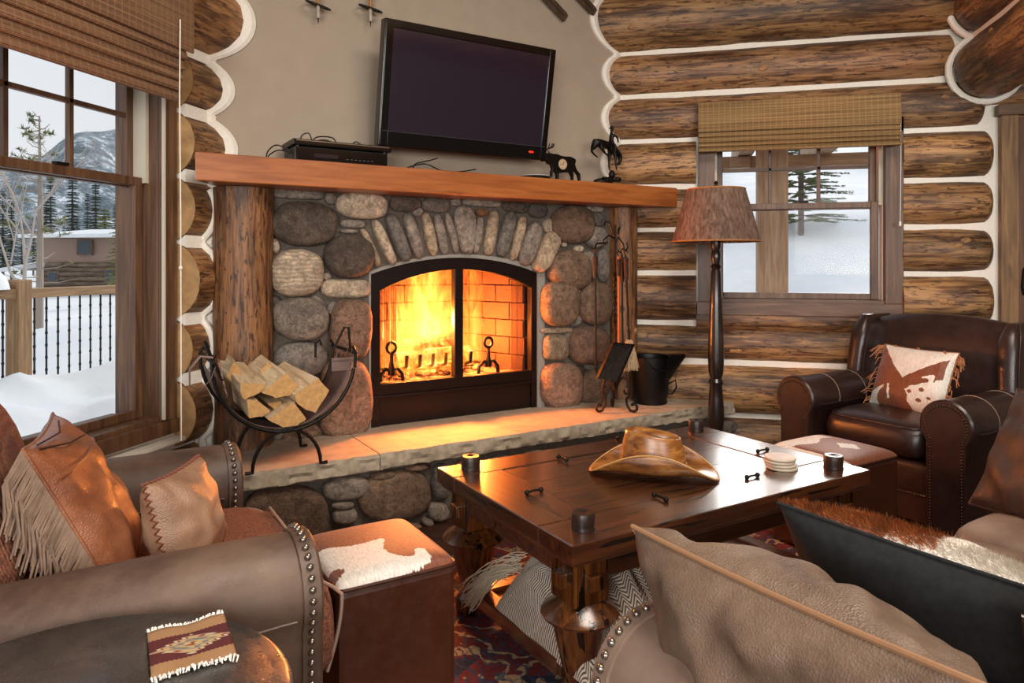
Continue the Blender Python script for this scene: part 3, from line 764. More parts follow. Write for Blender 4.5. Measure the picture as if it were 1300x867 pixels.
# mantel shelf
MV0, MV1 = 3.46, VP-.002; mz0, mz1 = 1.648, 1.777
def uend(v, side): return (S2*4.845-v) if side else (S2*(-2.235)+v+.0)
mt = MB(); poly = [(.425, MV0), (.60, VP-.002), (uend(MV1, 1)-.005, MV1), (uend(MV0, 1)-.005, MV0)]
MT = uvthing('mantel_shelf', 'thick orange stained timber mantel shelf above the fireplace', 'shelf', 0, 0, 0)
obj('board', mt.prism(poly, lambda a, b, d: (a, b, d), mz0, mz1), M_MANTEL, MT, smooth=0, bevel=.005)
# hearth slab pieces with rough chiselled front edge
HV0 = 3.18; hzb = HZ-.075
def slab(u0, u1, seed, last=False):
    mb = MB(); n = max(3, int((u1-u0)/.014)); rows = []
    ks = [(0, -.004), (.012, -.0), (.03, 0), (.05, 0), (.068, 0), (.075, -.0)]
    for i in range(n+1):
        u = u0+.003+(u1-u0-.006)*i/n
        ring = [(u, VS+.02, HZ)]
        for dz, dy in ks:
            j = .016*nz(u*19+seed, dz*50, seed)+.010*nz(u*6, dz*20, seed+4)+.006*nz(u*50, dz*90, seed)
            ring.append((u, HV0-j+(.006 if dz in (0, .075) else 0), HZ-dz-(.002 if dz else -.0)))
        ring.append((u, VS+.02, HZ-.075)); rows.append(ring)
    mb.loft(rows)
    o = obj('hearth_slab', mb, M_SLAB, FP, smooth=30); o.data.materials.append(M_SLABE)
    for p in o.data.polygons:
        c = p.center
        if c.y < HV0+.02 and abs(p.normal.z) < .8: p.material_index = 1
    return o
ucut = on_z(480, 575, HZ)[0]; ucut2 = on_z(752, 528, HZ)[0]
slab(.15, ucut, 1); slab(ucut, ucut2, 2); slab(ucut2, S2*4.85-HV0-.06, 3)
# fill behind right/left ends of the slab
obj('hearth_slab', MB().prism([(.45, HV0+.3), (.45, VS+.03), (u0m+.1, VS+.03), (u0m+.1, HV0+.3)], lambda a, b, d: (a, b, d), hzb, HZ-.004), M_SLAB, FP, smooth=0)
HB = 3.26
obj('mortar', MB().box(.1, 3.55, HB, VP+.02, FZ, hzb), M_MORTAR, FP, smooth=0)
LST = [(365, 655, 110, 80, 'b', '2', 0, 2.5), (440, 620, 63, 30, 'g', '1', -8, 2.5), (435, 641, 30, 10, 'g', '1', -4, 2.4), (438, 655, 32, 20, 'g', '1', -6, 2.6),
 (502, 629, 94, 64, 'b', '1', -10, 2.6), (487, 603, 33, 11, 'b', '1', -8, 2.4), (560, 612, 22, 46, 'x', '2', 0, 2.6), (557, 650, 26, 25, 'g', '1', 0, 2.3), (543, 663, 14, 9, 'g', '1', 0, 2.2),
 (529, 593, 30, 9, 'b', '1', -6, 2.4), (598, 598, 44, 32, 'b', '1', -5, 2.5), (600, 640, 50, 36, 'g', '1', 0, 2.5), (640, 592, 34, 30, 'g', '1', 0, 2.5), (652, 628, 44, 34, 'b', '1', 0, 2.4), (690, 584, 56, 26, 't', '1', -5, 2.6),
 (704, 616, 50, 32, 'g', '1', 0, 2.4), (745, 576, 44, 24, 'b', '1', 0, 2.4), (755, 604, 44, 28, 'x', '1', 0, 2.4), (795, 566, 46, 22, 'g', '1', 0, 2.5), (803, 594, 44, 26, 'b', '1', 0, 2.4), (840, 560, 36, 22, 'g', '1', 0, 2.5), (852, 586, 40, 26, 't', '1', 0, 2.4), (880, 550, 34, 20, 'b', '1', 0, 2.5), (896, 574, 36, 24, 'g', '1', 0, 2.4), (920, 542, 34, 18, 'x', '1', 0, 2.5), (934, 562, 30, 22, 'b', '1', 0, 2.4), (310, 700, 60, 60, 'g', '1', 0, 2.4), (390, 715, 60, 40, 'b', '1', 0, 2.4), (460, 690, 60, 36, 'g', '1', 0, 2.4), (520, 678, 46, 28, 'b', '1', 0, 2.4), (278, 650, 40, 60, 'g', '1', 0, 2.4)]
for s_ in LST: stone(*s_, vpl=HB, dep=.06)
# ---------------------------------------------------------------- things on and over the mantel
M_TVF = plain('gloss_black_plastic', '#0b0a0a', .12); 
k = NT('tv_screen'); k.col('#241f2a'); k.rough(.12); k.set('Specular IOR Level', .8); k.set('Coat Weight', .6); k.set('Coat Roughness', .05); k.set('Coat Tint', (.75, .7, .9, 1)); M_SCR = k.m
M_BLK = plain('black_plastic', '#121110', .4); M_CABLE = plain('black_cable', '#0c0b0a', .5)
vt = 3.60
ub0, zb0 = on_v(478, 180, vt); ub1, zb1 = on_v(690, 208, vt)
zbm = (zb0+zb1)/2; ucen = (ub0+ub1)/2; tw = (ub1-ub0); th = tw*.615
TV = uvthing('television', 'black flat screen television tilted forward on the wall above the mantel', 'television', ucen, vt, zbm)
tilt = Matrix.Rotation(math.radians(10), 4, 'X') @ Matrix.Rotation(math.radians((zb1-zb0)/tw*0), 4, 'Y')
def tvp(o): o.data.transform(tilt); return o
tvp(obj('casing', MB().box(-tw/2, tw/2, -.02, .05, 0, th), M_TVF, TV, smooth=0, bevel=.008))
fr = MB(); b_ = .045
fr.box(-tw/2+.004, -tw/2+b_, -.03, -.018, .004, th-.004); fr.box(tw/2-b_, tw/2-.004, -.03, -.018, .004, th-.004)
fr.box(-tw/2+b_, tw/2-b_, -.03, -.018, th-b_, th-.004); fr.box(-tw/2+b_, tw/2-b_, -.03, -.018, .004, .085)
tvp(obj('bezel', fr, M_TVF, TV, smooth=0, bevel=.003))
tvp(obj('screen', MB().box(-tw/2+b_, tw/2-b_, -.024, -.02, .085, th-b_), M_SCR, TV, smooth=0))
k = NT('red_led'); k.col('#a01808'); k.l(k.ramp(k.noise(k.map(), 9), [(0, '#ff3010'), (1, '#ff3010')]), k.b.inputs['Emission Color']); k.set('Emission Strength', .8); M_LED = k.m
tvp(obj('power_light', MB().ell((tw/2-.115, -.032, .045), (.02, .003, .007), 10, 6), M_LED, TV))
tvp(obj('lower_lip', MB().tube([(-tw/2+.02, -.031, .082), (tw/2-.02, -.031, .082)], .0015, 6), plain('grey_trim', '#4a4a50', .3), TV))
obj('wall_bracket', MB().box(-.15, .15, .04, VP-vt-.005, .25, .5), M_BLK, TV, smooth=0)
# set-top boxes
bu, bz = on_v(384, 203, 3.53)
def ebox(name, lab, u0, u1, v0, v1, z0, z1, det):
    o = uvthing(name, lab, 'electronics', (u0+u1)/2, (v0+v1)/2, z0)
    w_, d_, h_ = (u1-u0)/2, (v1-v0)/2, z1-z0
    obj('case', MB().box(-w_, w_, -d_, d_, .006, h_), M_BLK, o, smooth=0, bevel=.004)
    f = MB(); f.box(-w_+.004, w_-.004, -d_-.004, -d_, .01, h_-.004); obj('front_panel', f, M_TVF, o, smooth=0, bevel=.002)
    for sx_ in (-1, 1):
        for sy_ in (-1, 1): obj('foot', MB().lathe([(.012, 0), (.012, .006)], 10, (sx_*(w_-.03), sy_*(d_-.03), 0)), M_BLK, o)
    if det:
        for i in range(7): obj('button', MB().ell((w_*.1+i*.022, -d_-.005, h_*.35), (.007, .002, .003), 8, 5), plain('grey_button', '#3a3a3c', .4) if i == 0 and 'grey_button' not in bpy.data.materials else bpy.data.materials['grey_button'], o)
        obj('display', MB().box(-w_*.6, -w_*.1, -d_-.0055, -d_-.004, h_*.35, h_*.6), M_SCR, o, smooth=0)
    return o
u_a = on_v(374, 200, 3.53)[0]; u_b = on_v(492, 208, 3.53)[0]
ebox('cable_box', 'black cable box lying on the mantel, bottom of the pair', u_a, u_b, 3.53, 3.74, mz1, mz1+.075, True)
ebox('disc_player', 'slim black disc player with silver edge lying on top of the cable box', u_a-.01, u_b+.02, 3.52, 3.75, mz1+.076, mz1+.112, False)
obj('silver_edge', MB().box(-(u_b-u_a)/2, (u_b-u_a)/2, -.121, -.119, .026, .030), plain('silver_trim', '#8a7a68', .3, .8), [o for o in bpy.data.objects if o.name.startswith('disc_player')][0], smooth=0)
def cable(lab, pts, r=.0035, v=3.6):
    P = [Vector((on_v(a, b, v+(c if c else 0))[0], v+(c if c else 0), on_v(a, b, v+(c if c else 0))[1])) for a, b, c in pts]
    fl_ = mz1+.004 if not ('on the boxes' in lab or 'on top of the boxes' in lab or 'near the television' in lab) else mz1+.116
    dz0 = min(p.z for p in P)-fl_
    for p in P: p.z -= dz0
    Q = []
    for i in range(len(P)-1):
        p0, p1, p2, p3 = P[max(0, i-1)], P[i], P[i+1], P[min(len(P)-1, i+2)]
        for s in range(6):
            t = s/6; Q.append(.5*((2*p1)+(-p0+p2)*t+(2*p0-5*p1+4*p2-p3)*t*t+(-p0+3*p1-3*p2+p3)*t**3))
    Q.append(P[-1]); o0 = Q[0].copy()
    o = obj('power_cable', MB().tube([q-o0 for q in Q], r, 6), M_CABLE)
    o.location = W(o0.x, o0.y, o0.z); o.rotation_euler = (0, 0, PI/4)
    tag(o, lab, 'cable', 'cables on the mantel'); return o
cable('black cable looping out left of the stacked boxes on the mantel', [(372, 185, 0), (352, 176, .02), (340, 184, 0), (338, 195, 0)])
cable('lower black cable arcing left of the stacked boxes down to the mantel', [(374, 190, 0), (355, 184, 0), (342, 190, -.02), (340, 196, -.02)])
cable('black cable crossing down to the mantel beside the left end of the boxes', [(371, 178, 0), (366, 187, 0), (360, 196, 0)])
cable('tight black cable loop standing up on the boxes, leftmost of three loops', [(381, 168, 0), (384, 161, 0), (392, 159, 0), (396, 168, 0)])
cable('double black cable loop lying on top of the boxes, middle of three loops', [(396, 168, 0), (404, 163, 0), (421, 164, 0), (426, 171, 0), (412, 167, 0), (398, 169, 0)])
cable('small black cable loop near the television, rightmost of three loops', [(446, 174, 0), (452, 170, 0), (460, 175, 0)])
cable('black cable running along the mantel under the television', [(492, 203, -.02), (510, 206, -.04), (525, 202, -.04), (541, 200, 0), (560, 208, -.06), (580, 210, -.06), (604, 207, -.03)])
cable('black cable curling below the left corner of the television', [(524, 210, -.06), (528, 203, -.03), (545, 199, 0), (556, 196, 0)])
# flat tablet
tu, tz = on_v(683, 219, 3.52)
T = uvthing('media_player', 'thin rounded black and white device lying on the mantel under the television corner', 'electronics', tu, 3.55, mz1)
obj('body', MB().lathe([(0, 0), (.085, 0), (.092, .012), (.088, .016), (0, .018)], 28), M_BLK, T, bevel=0)
obj('top_plate', MB().lathe([(0, .018), (.088, .0165), (.09, .02), (0, .022)], 28), plain('white_plastic', '#cfcfd0', .35), T)
# moose clock: cast silhouette
M_BRZ = plain('dark_bronze', '#17120e', .42, .6, bump=.2, bs=60)
mv = 3.62
def Pq(x, y, v=mv): a, b = on_v(x, y, v); return (a, b)
c1 = lambda x, y: (660+x*.12688, 140+y*.12688)
sil = [(210, 440), (205, 460), (225, 470), (260, 465), (275, 495), (300, 500), (318, 545), (305, 570), (308, 620), (320, 625), (322, 580), (345, 570), (360, 600), (365, 680), (385, 680), (382, 590), (430, 580), (490, 580), (512, 620), (512, 690), (530, 690), (530, 600), (525, 560), (545, 570), (575, 610), (590, 690), (602, 692), (598, 600), (560, 550), (545, 500), (555, 465), (548, 445), (500, 422), (445, 420), (405, 412), (370, 395), (320, 392), (300, 385), (250, 385), (228, 410)]
sil = [Pq(*c1(*p)) for p in sil]; mu = sum(p[0] for p in sil)/len(sil)
MC = uvthing('moose_clock', 'small dark metal moose with a round clock in its side, on the mantel', 'clock', mu, mv, mz1)
dz_ = min(p[1] for p in sil)-mz1
loc_ = lambda a, b, d: (a-mu, d, b-mz1-dz_)
obj('moose_body', MB().prism(sil[::-1], loc_, -.012, .012), M_BRZ, MC, smooth=0, bevel=.005)
ant = MB()
for path in ([(300, 385), (270, 350), (240, 345), (222, 370)], [(245, 350), (238, 285)], [(262, 345), (266, 270)], [(280, 345), (300, 290)], [(300, 330), (335, 320), (340, 290)], [(318, 322), (325, 290)], [(262, 350), (300, 335), (330, 325)]):
    ant.tube([(Pq(*c1(*p))[0]-mu, .0, Pq(*c1(*p))[1]-mz1-dz_) for p in path], .005, 6, flat=.6)
obj('antler', ant, M_BRZ, MC)
cu_, cz_ = Pq(*c1(415, 500))
Mx = Matrix.Rotation(PI/2, 3, 'X')
obj('clock_face', MB().lathe([(0, .0), (.034, 0), (.034, .004), (0, .004)], 28, (cu_-mu, -.012, cz_-mz1-dz_), Mx), plain('clock_dial', '#bfa387', .5), MC)
obj('clock_bezel', MB().tube([(cu_-mu+.035*math.cos(q*PI/12), -.015, cz_-mz1-dz_+.035*math.sin(q*PI/12)) for q in range(24)], .003, 6, closed=True), M_BRZ, MC)
hd = MB(); hd.tube([(cu_-mu, -.018, cz_-mz1-dz_), (cu_-mu-.016, -.018, cz_-mz1-dz_-.004)], .0015, 5); hd.tube([(cu_-mu, -.018, cz_-mz1-dz_), (cu_-mu+.006, -.018, cz_-mz1-dz_+.014)], .0018, 5)
for q in range(12): hd.ell((cu_-mu+.027*math.cos(q*PI/6), -.0165, cz_-mz1-dz_+.027*math.sin(q*PI/6)), (.0013, .001, .0025), 6, 4)
obj('clock_hand', hd, M_BLK, MC)
# bronco statue
sv = 3.60
def S3(x, y, dv=0): a, b = on_v(*c1(x, y), sv); return (a-su, dv, b-mz1)
su = on_v(*c1(880, 690), sv)[0]
BR = uvthing('bronco_statue', 'dark bronze cowboy on a bucking horse at the right end of the mantel', 'statue', su, sv, mz1)
def P4(x, y, r, dv=0): return S3(x, y, dv)+(r,)
hp = [P4(800, 320, .030), P4(750, 330, .026), P4(860, 345, .027), P4(930, 370, .026), P4(975, 420, .022), P4(1005, 470, .017), P4(1000, 515, .013), P4(975, 550, .008),
      P4(745, 380, .014, .02), P4(735, 405, .008, .02), P4(765, 440, .006, .02), P4(800, 468, .005, .02),
      P4(800, 385, .012, -.02), P4(830, 430, .007, -.02), P4(868, 466, .005, -.02),
      P4(905, 460, .012, .014), P4(905, 530, .006, .014), P4(910, 600, .006, .014),
      P4(945, 470, .011, -.014), P4(945, 540, .006, -.014), P4(955, 600, .005, -.014), P4(738, 300, .009), P4(722, 340, .005)]
he = [(0, 1), (0, 2), (2, 3), (3, 4), (4, 5), (5, 6), (6, 7), (1, 8), (8, 9), (9, 10), (10, 11), (0, 12), (12, 13), (13, 14), (3, 15), (15, 16), (16, 17), (3, 18), (18, 19), (19, 20), (1, 21), (21, 22)]
skin('horse', hp, he, M_BRZ, BR, 2, 0)
rp = [P4(915, 330, .014), P4(912, 290, .014), P4(912, 250, .017), P4(915, 225, .007), P4(920, 195, .012), P4(921, 178, .010),
      P4(925, 360, .011, -.03), P4(925, 400, .009, -.033), P4(905, 450, .007, -.03), P4(920, 460, .006, -.032), P4(925, 360, .011, .03), P4(925, 410, .008, .033), P4(905, 450, .006, .03),
      P4(945, 262, .007, -.02), P4(960, 295, .006, -.02), P4(972, 325, .005, -.01), P4(940, 262, .007, .02), P4(945, 300, .006, .02), P4(955, 320, .005, .01)]
re_ = [(0, 1), (1, 2), (2, 3), (3, 4), (4, 5), (0, 6), (6, 7), (7, 8), (8, 9), (0, 10), (10, 11), (11, 12), (2, 13), (13, 14), (14, 15), (2, 16), (16, 17), (17, 18)]
skin('rider', rp, re_, M_BRZ, BR, 2, 0)
hx = S3(920, 175); obj('hat', MB().lathe([(0, .012), (.010, .012), (.011, .0), (.021, -.001), (.021, -.004), (0, -.004)], 14, hx), M_BRZ, BR)
bs = MB(); bs.ell((0, 0, .022), (.115, .05, .03), 20, 8)
for i in range(16): bs.ell((R_.uniform(-.09, .08), R_.uniform(-.03, .03), R_.uniform(.03, .05)), (R_.uniform(.012, .03), .02, R_.uniform(.008, .018)), 8, 5)
for p in bs.v: p.z = max(p.z, 0)
bs.ell((S3(920, 600)[0], 0, .075), (.022, .02, .03), 10, 6)
obj('rock_base', bs, M_BRZ, BR, smooth=60)
obj('name_plate', MB().box(.0, .07, -.055, -.048, .006, .02), plain('brass_plate', '#9a8462', .4, .7), BR, smooth=0)
# ski poles on the wall
M_POLE = plain('varnished_cane', '#9c6a3c', .4, var=.2); M_LEA = plain('dark_leather', '#1e1713', .6); M_FER = plain('pale_ferrule', '#b9ae9c', .5)
def skipole(px, pyt, pyr, lab, tz_):
    u, zt = on_v(px, pyt, VP-.03); zr = on_v(px, pyr, VP-.03)[1]
    o = uvthing('ski_pole', lab, 'ski pole', u, VP-.06, zt, group=None)
    obj('shaft', MB().tube([(0, 0, zr-zt), (.0, 0, 1.1)], .010, 10), M_POLE, o)
    obj('ferrule', MB().tube([(0, 0, (zr-zt)*.3), (0, 0, zr-zt)], [.007, .010], 10), M_FER, o)
    obj('tip', MB().tube([(0, 0, 0), (0, 0, (zr-zt)*.32)], [.002, .004], 8), M_IRON, o)
    T_ = Matrix.Rotation(math.radians(tz_), 3, 'Y') @ Matrix.Rotation(math.radians(18), 3, 'X')
    b = MB(); z_ = zr-zt; b.tube([T_ @ Vector((.065*math.cos(q*PI/12), .05*math.sin(q*PI/12), 0))+Vector((0, 0, z_)) for q in range(24)], .005, 6, closed=True)
    for q in (0, 1): 
        a = q*PI/2+.6; b.tube([T_ @ Vector((.065*math.cos(a), .05*math.sin(a), 0))+Vector((0, 0, z_)), T_ @ Vector((-.065*math.cos(a), -.05*math.sin(a), 0))+Vector((0, 0, z_))], .005, 6)
    obj('basket', b, M_LEA, o)
skipole(402, 32, 9, 'cane ski pole hanging on the plaster wall, the one further left', 12)
skipole(468, 36, 13, 'cane ski pole hanging on the plaster wall, the one nearer the television', 10)
M_SKI = board('ski_wood', 2, '#33251a', '#4a3728', '#5a4632', .5)
def ski(px, py, px2, py2, lab):
    u, z = on_v(px, py, VP-.02); u2, z2 = on_v(px2, py2, VP-.02); a = math.atan2(u-u2, z2-z)
    o = uvthing('wooden_ski', lab, 'ski', u, VP-.02, z)
    M = Matrix.Rotation(-a, 4, 'Y')
    pl = [(-.034, .02), (-.025, .0), (.025, 0), (.034, .02), (.038, 1.5), (-.038, 1.5)]
    ob = obj('ski_body', MB().prism(pl, lambda p, q, d: M @ Vector((p, d, q)), -.012, .0), M_SKI, o, smooth=0, bevel=.004)
    obj('groove', MB().prism([(-.004, .02), (.004, .02), (.004, 1.5), (-.004, 1.5)], lambda p, q, d: M @ Vector((p, d, q)), -.0125, -.011), M_LEA, o, smooth=0)
ski(718, 24, 688, -8, 'old dark wooden ski tail on the wall, the one nearer the television')
ski(755, 17, 728, -12, 'old dark wooden ski tail on the wall, the one nearer the log wall')
# ---------------------------------------------------------------- firewood rack on the hearth
fu, fv = .765, 3.33
RK = uvthing('firewood_rack', 'black iron cradle rack with leather sling full of firewood, on the left of the hearth', 'rack', fu, fv, HZ)
rm = MB()
vf, vb = -.17, .17
def AR(c, r, a0, a1, v, n=20, sx_=1): return [(c[0]+r*sx_*math.cos(a0+(a1-a0)*i/n), v, c[1]+r*math.sin(a0+(a1-a0)*i/n)) for i in range(n+1)]
cz0 = on_v(350, 549, fv+vf)[1]-HZ
fl = on_z(322, 604, HZ)[0]-fu; fr_ = on_z(407, 589, HZ)[0]-fu; fc = (fl+fr_)/2; fr2 = (fr_-fl)/2
for v in (vf, vb):
    z_ = cz0
    rm.tube([(fl-.03, v, .006)]+[(fc-fr2*math.cos(PI*i/16), v, .006+z_*math.sin(PI*i/16)) for i in range(17)]+[(fr_+.03, v, .006)], .0085, 8)
R1 = .305; c0 = (fc-.0, cz0+R1)
for v in (vf, vb):
    rm.tube(AR(c0, R1, math.radians(188), math.radians(350), v), .0085, 8)
rm.tube([(fc, vf, cz0+.002), (fc, vb, cz0+.002)], .008, 8)
# upturned ends
for sgn in (-1, 1):
    x = c0[0]+sgn*R1; zt = c0[1]
    for v in (vf, vb):
        rm.tube([(x, v, zt-.05), (x+sgn*.005, v, zt+.02), (x-sgn*.01, v+.0, zt+.05)], .0075, 8)
    rm.tube([(x, vf-.01, zt+.02), (x, vb+.01, zt+.02)], .009, 8)
x = c0[0]+R1; zt = c0[1]
rm.tube([(x-.10, vf+.08, zt-.02), (x-.06, vf+.08, zt+.06), (x-.02, vf+.09, zt+.13), (x+.0, vf+.09, zt+.13), (x+.01, vf+.09, zt+.02)], .006, 8)
rm.tube([(x-.10, vb-.05, zt-.03), (x-.10, vb-.05, zt+.04), (x-.08, vb-.05, zt+.055), (x-.07, vb-.05, zt+.03)], .006, 8)
x = c0[0]-R1
rm.tube([(x+.04, vf, zt-.06), (x-.01, vf, zt+.05), (x-.03, vf, zt+.11)], .008, 8)
obj('frame', rm, M_IRON, RK)
M_SLING = leather('sling_leather', '#5b4640', '#6d5650', '#85706a', .6)
sl = MB().grid(24, 4, lambda s, t: (c0[0]+(R1-.008)*math.cos(math.radians(186+168*s)), vf+.03+(vb-vf-.06)*t, c0[1]+(R1-.008)*math.sin(math.radians(186+168*s))-.012*math.sin(t*PI)))
obj('sling', sl, M_SLING, RK, solid=.004, fixn=False)
lc = MB(); x = c0[0]+R1
lc.box(x-.105, x-.02, vf+.01, vf+.014, zt-.06, zt+.0); lc.box(x-.10, x-.0, vf+.0, vf+.008, zt-.01, zt-.0)
lace = []
for i in range(10): lace.append((x-.09+.011*i, vf+.0, zt+(.035 if i % 2 else .0)))
lc.tube(lace, .003, 5)
x = c0[0]-R1; lace = [(x+.02+.004*i, vf-.012+.012*(i % 2), zt+.03-.018*i) for i in range(10)]
lc.tube(lace, .004, 5)
lc.tube([(x, vf-.01, zt+.04), (x-.05, vf-.02, zt+.05), (x-.09, vf-.02, zt), (x-.09, vf-.02, zt-.07), (x-.05, vf-.02, zt-.09), (x-.01, vf-.02, zt-.05), (x+.01, vf-.01, zt)], .006, 6, flat=.35)
obj('lacing', lc, M_SLING, RK)
M_WEND = plain('split_wood_end', '#bc9058', .75, bump=.5, bs=50, var=.22)
M_WSIDE = board('split_wood', 1, '#a88a66', '#d6bd98', '#ecdcc0', .75); M_BARK = plain('birch_bark', '#8e7a66', .8, bump=.5, bs=30, var=.35)
c2 = lambda x, y: (230+x*.2307, 420+y*.2307)
FW = [([(322, 285), (466, 296), (450, 330), (350, 380), (330, 350)], 'pale split firewood log on the left top of the rack, bark side left', 3.18, (-.02, .05), .40),
      ([(448, 340), (580, 232), (640, 300), (600, 355), (520, 368)], 'wedge of firewood in the top middle of the rack', 3.18, (-.03, .04), .38),
      ([(622, 350), (755, 262), (815, 330), (740, 450), (680, 430), (640, 400)], 'large split firewood log on the right of the rack', 3.15, (-.05, .03), .42),
      ([(480, 490), (620, 390), (688, 485), (640, 520), (560, 530)], 'triangular split firewood log at the bottom of the rack', 3.16, (0, .0), .38),
      ([(360, 380), (420, 385), (492, 440), (450, 470), (375, 480)], 'small split firewood log low on the left of the rack', 3.17, (0, .01), .38),
      ([(475, 400), (555, 388), (550, 420), (510, 430)], 'small dark piece of firewood in the middle of the pile', 3.24, (0, 0), .3),
      ([(440, 220), (480, 175), (505, 200), (520, 250), (450, 290)], 'short firewood chunk poking up at the back of the pile', 3.36, (0, .01), .14),
      ([(248, 250), (290, 170), (320, 200), (330, 300), (270, 275)], 'firewood stick with papery yellow bark at the left back of the pile', 3.34, (-.0, .02), .14)]
for pts, lab, v0, (du, dz), L_ in FW:
    pp = [on_v(*c2(*p), v0) for p in pts]; cu_ = sum(p[0] for p in pp)/len(pp); cz_ = sum(p[1] for p in pp)/len(pp)
    o = uvthing('firewood_log', lab, 'firewood', cu_, v0, cz_, group='split firewood logs in the rack')
    mb = MB(); fine = []
    for i in range(len(pp)):
        a, b = pp[i], pp[(i+1) % len(pp)]
        for s in range(4): t = s/4; fine.append((a[0]+(b[0]-a[0])*t+.0025*nz(i*3+s, cu_*9), a[1]+(b[1]-a[1])*t+.0025*nz(i*3+s, cz_*9, 5)))
    rings = []
    for i in range(7):
        t = i/6; rings.append([(p[0]-cu_+du*t+.003*nz(j*1.3, t*3, cu_), L_*t, p[1]-cz_+dz*t+.003*nz(j*1.3, t*3+9, cz_)) for j, p in enumerate(fine)])
    s_ = obj('wood', mb.loft(rings), M_WSIDE, o, smooth=25); s_.data.materials.append(M_WEND)
    for p in s_.data.polygons:
        if len(p.vertices) > 4: p.material_index = 1
# ---------------------------------------------------------------- fire tool set
tv = 3.36
def TS(x, y, dv=0): a, b = on_v(740+x*.3003, 270+y*.3003, tv+dv); return Vector((a-tu0, dv, b-HZ))
tu0 = on_v(786, 500, tv)[0]
TL = uvthing('tool_stand', 'wrought iron fire tool stand with twisted stem and three scrolled feet, right of the firebox', 'tool stand', tu0, tv, HZ)
sm = MB(); yo = 0
stem = [TS(138, y) for y in (60, 200, 700)]
obj('stem', MB().tube([TS(136, 700), TS(136, 480)], .008, 8), M_IRON, TL); sm.tube([TS(136, 250), TS(136, 50)], [.008, .004], 8)
tw_ = MB()
for ph in (0, PI): tw_.tube([TS(136, 480-240*i/40)+Vector((.006*math.cos(ph+i*.75), .006*math.sin(ph+i*.75), 0)) for i in range(41)], .006, 6)
obj('twisted_stem', tw_, M_IRON, TL)
def spiral(p0, dirx, r0, turns, yy, up=1, n=26):
    out = []
    for i in range(n+1):
        t = i/n; r = r0*(1-.78*t); a = -PI/2*up+dirx*2*PI*turns*t
        out.append(Vector((p0[0]+r*math.cos(a), yy, p0[2]+r*math.sin(a))))
    return out
zf = .004
def leg(dx, dy):
    L = math.hypot(dx, dy); ux, uy = dx/L, dy/L
    def q(a, z): return Vector((ux*a+stem0.x, uy*a+stem0.y, z))
    pts = [q(.0, .13), q(.02, .18), q(.045, .21), q(.075, .20), q(.09, .15), q(.085, .10), q(.07, .08), q(.075, .045), q(.095, .014)]
    for i in range(12):
        t = i/12; r = .028*(1-.6*t); a = -PI/2+4.6*t; pts.append(q(.115+r*math.cos(a), .038+r*math.sin(a)))
    return pts
stem0 = TS(136, 700); stem0.y = 0; stem0.z = 0
for i, (dx, dy) in enumerate(((.48, -.75), (-.89, .07), (.5, .85))):
    lm = MB(); lm.tube(leg(dx, dy), .0085, 8); L = math.hypot(dx, dy)
    sp = [Vector((stem0.x+dx/L*(.07+.028*(1-.6*t)*math.cos(PI/2-5*t)), stem0.y+dy/L*(.07+.028*(1-.6*t)*math.cos(PI/2-5*t)), .13+.028*(1-.6*t)*math.sin(PI/2-5*t))) for t in [j/12 for j in range(13)]]
    lm.tube(sp, .007, 8); obj('scroll_foot', lm, M_RUST if i == 1 else M_IRON, TL)

# hooks on top
for pts in ([(136, 130), (150, 105), (170, 130), (175, 160), (190, 150), (185, 125)], [(136, 110), (110, 95), (85, 118), (92, 135), (105, 125)], [(92, 128), (60, 130), (50, 145), (60, 158)], [(136, 100), (122, 70), (112, 40), (95, 38), (90, 58)]):
    sm.tube([TS(*p) for p in pts], .0055, 6)
sm.tube([TS(150, 90), TS(155, 60), TS(148, 75)], .006, 6)
obj('stand_frame', sm, M_IRON, TL)
def tool(name, lab, x0, y0, x1, y1, dv, grip, m=M_IRON):
    a = TS(x0, y0, dv); b = TS(x1, y1, dv); o = uvthing(name, lab, 'fire tool', tu0+b.x, tv+b.y, HZ+b.z, group='tools on the fire tool stand')
    rel = a-b; obj('rod', MB().tube([Vector((0, 0, 0)), rel], .0065, 8), m, o)
    g = rel*(1-grip); obj('grip', MB().tube([rel*(1-grip), rel*(1-.03)], [.013, .016], 10), M_RUST, o)
    hook = [rel+Vector((.0, 0, 0)), rel+Vector((-.01, 0, .02)), rel+Vector((.004, 0, .035)), rel+Vector((.016, 0, .02))]
    obj('hanging_loop', MB().tube(hook, .004, 6), M_IRON, o)
    return o, rel
pk, _ = tool('fire_poker', 'black iron poker hanging on the left of the fire tool stand', 52, 170, 55, 655, -.02, .22)
obj('poker_hook', MB().tube([(0, 0, 0), (.004, 0, -.03), (.02, 0, -.02)], [.0065, .005, .003], 6), M_IRON, pk)
sh, _ = tool('ash_shovel', 'fire shovel with a dark square pan at the front of the tool stand', 150, 185, 152, 560, -.03, .22, plain('firelit_orange_rod', '#b0602e', .45, .3))  # rod's orange base colour carries the firelight reflected on it
pan = MB(); fv_ = lambda x, y, d=0: TS(x, y, -.05+d)-Vector((TS(152, 560, -.03)))
A = [fv_(118, 552), fv_(206, 560, -.02), fv_(140, 712, -.03), fv_(52, 700)]
n1 = Vector((0, -.03, .008)); 
pan.add(A+[p+n1*.15 for p in A], [(0, 1, 2, 3), (4, 5, 6, 7)][:1]+[(7, 6, 5, 4), (0, 4, 5, 1), (1, 5, 6, 2), (2, 6, 7, 3), (3, 7, 4, 0)])
def rim(p, q): pan.add([p, q, q+n1, p+n1, p+Vector((.004, .004, 0)), q+Vector((.004, .004, 0)), q+n1+Vector((.004, .004, 0)), p+n1+Vector((.004, .004, 0))], [(0, 1, 2, 3), (7, 6, 5, 4), (0, 4, 5, 1), (2, 6, 7, 3), (1, 5, 6, 2), (3, 7, 4, 0)])
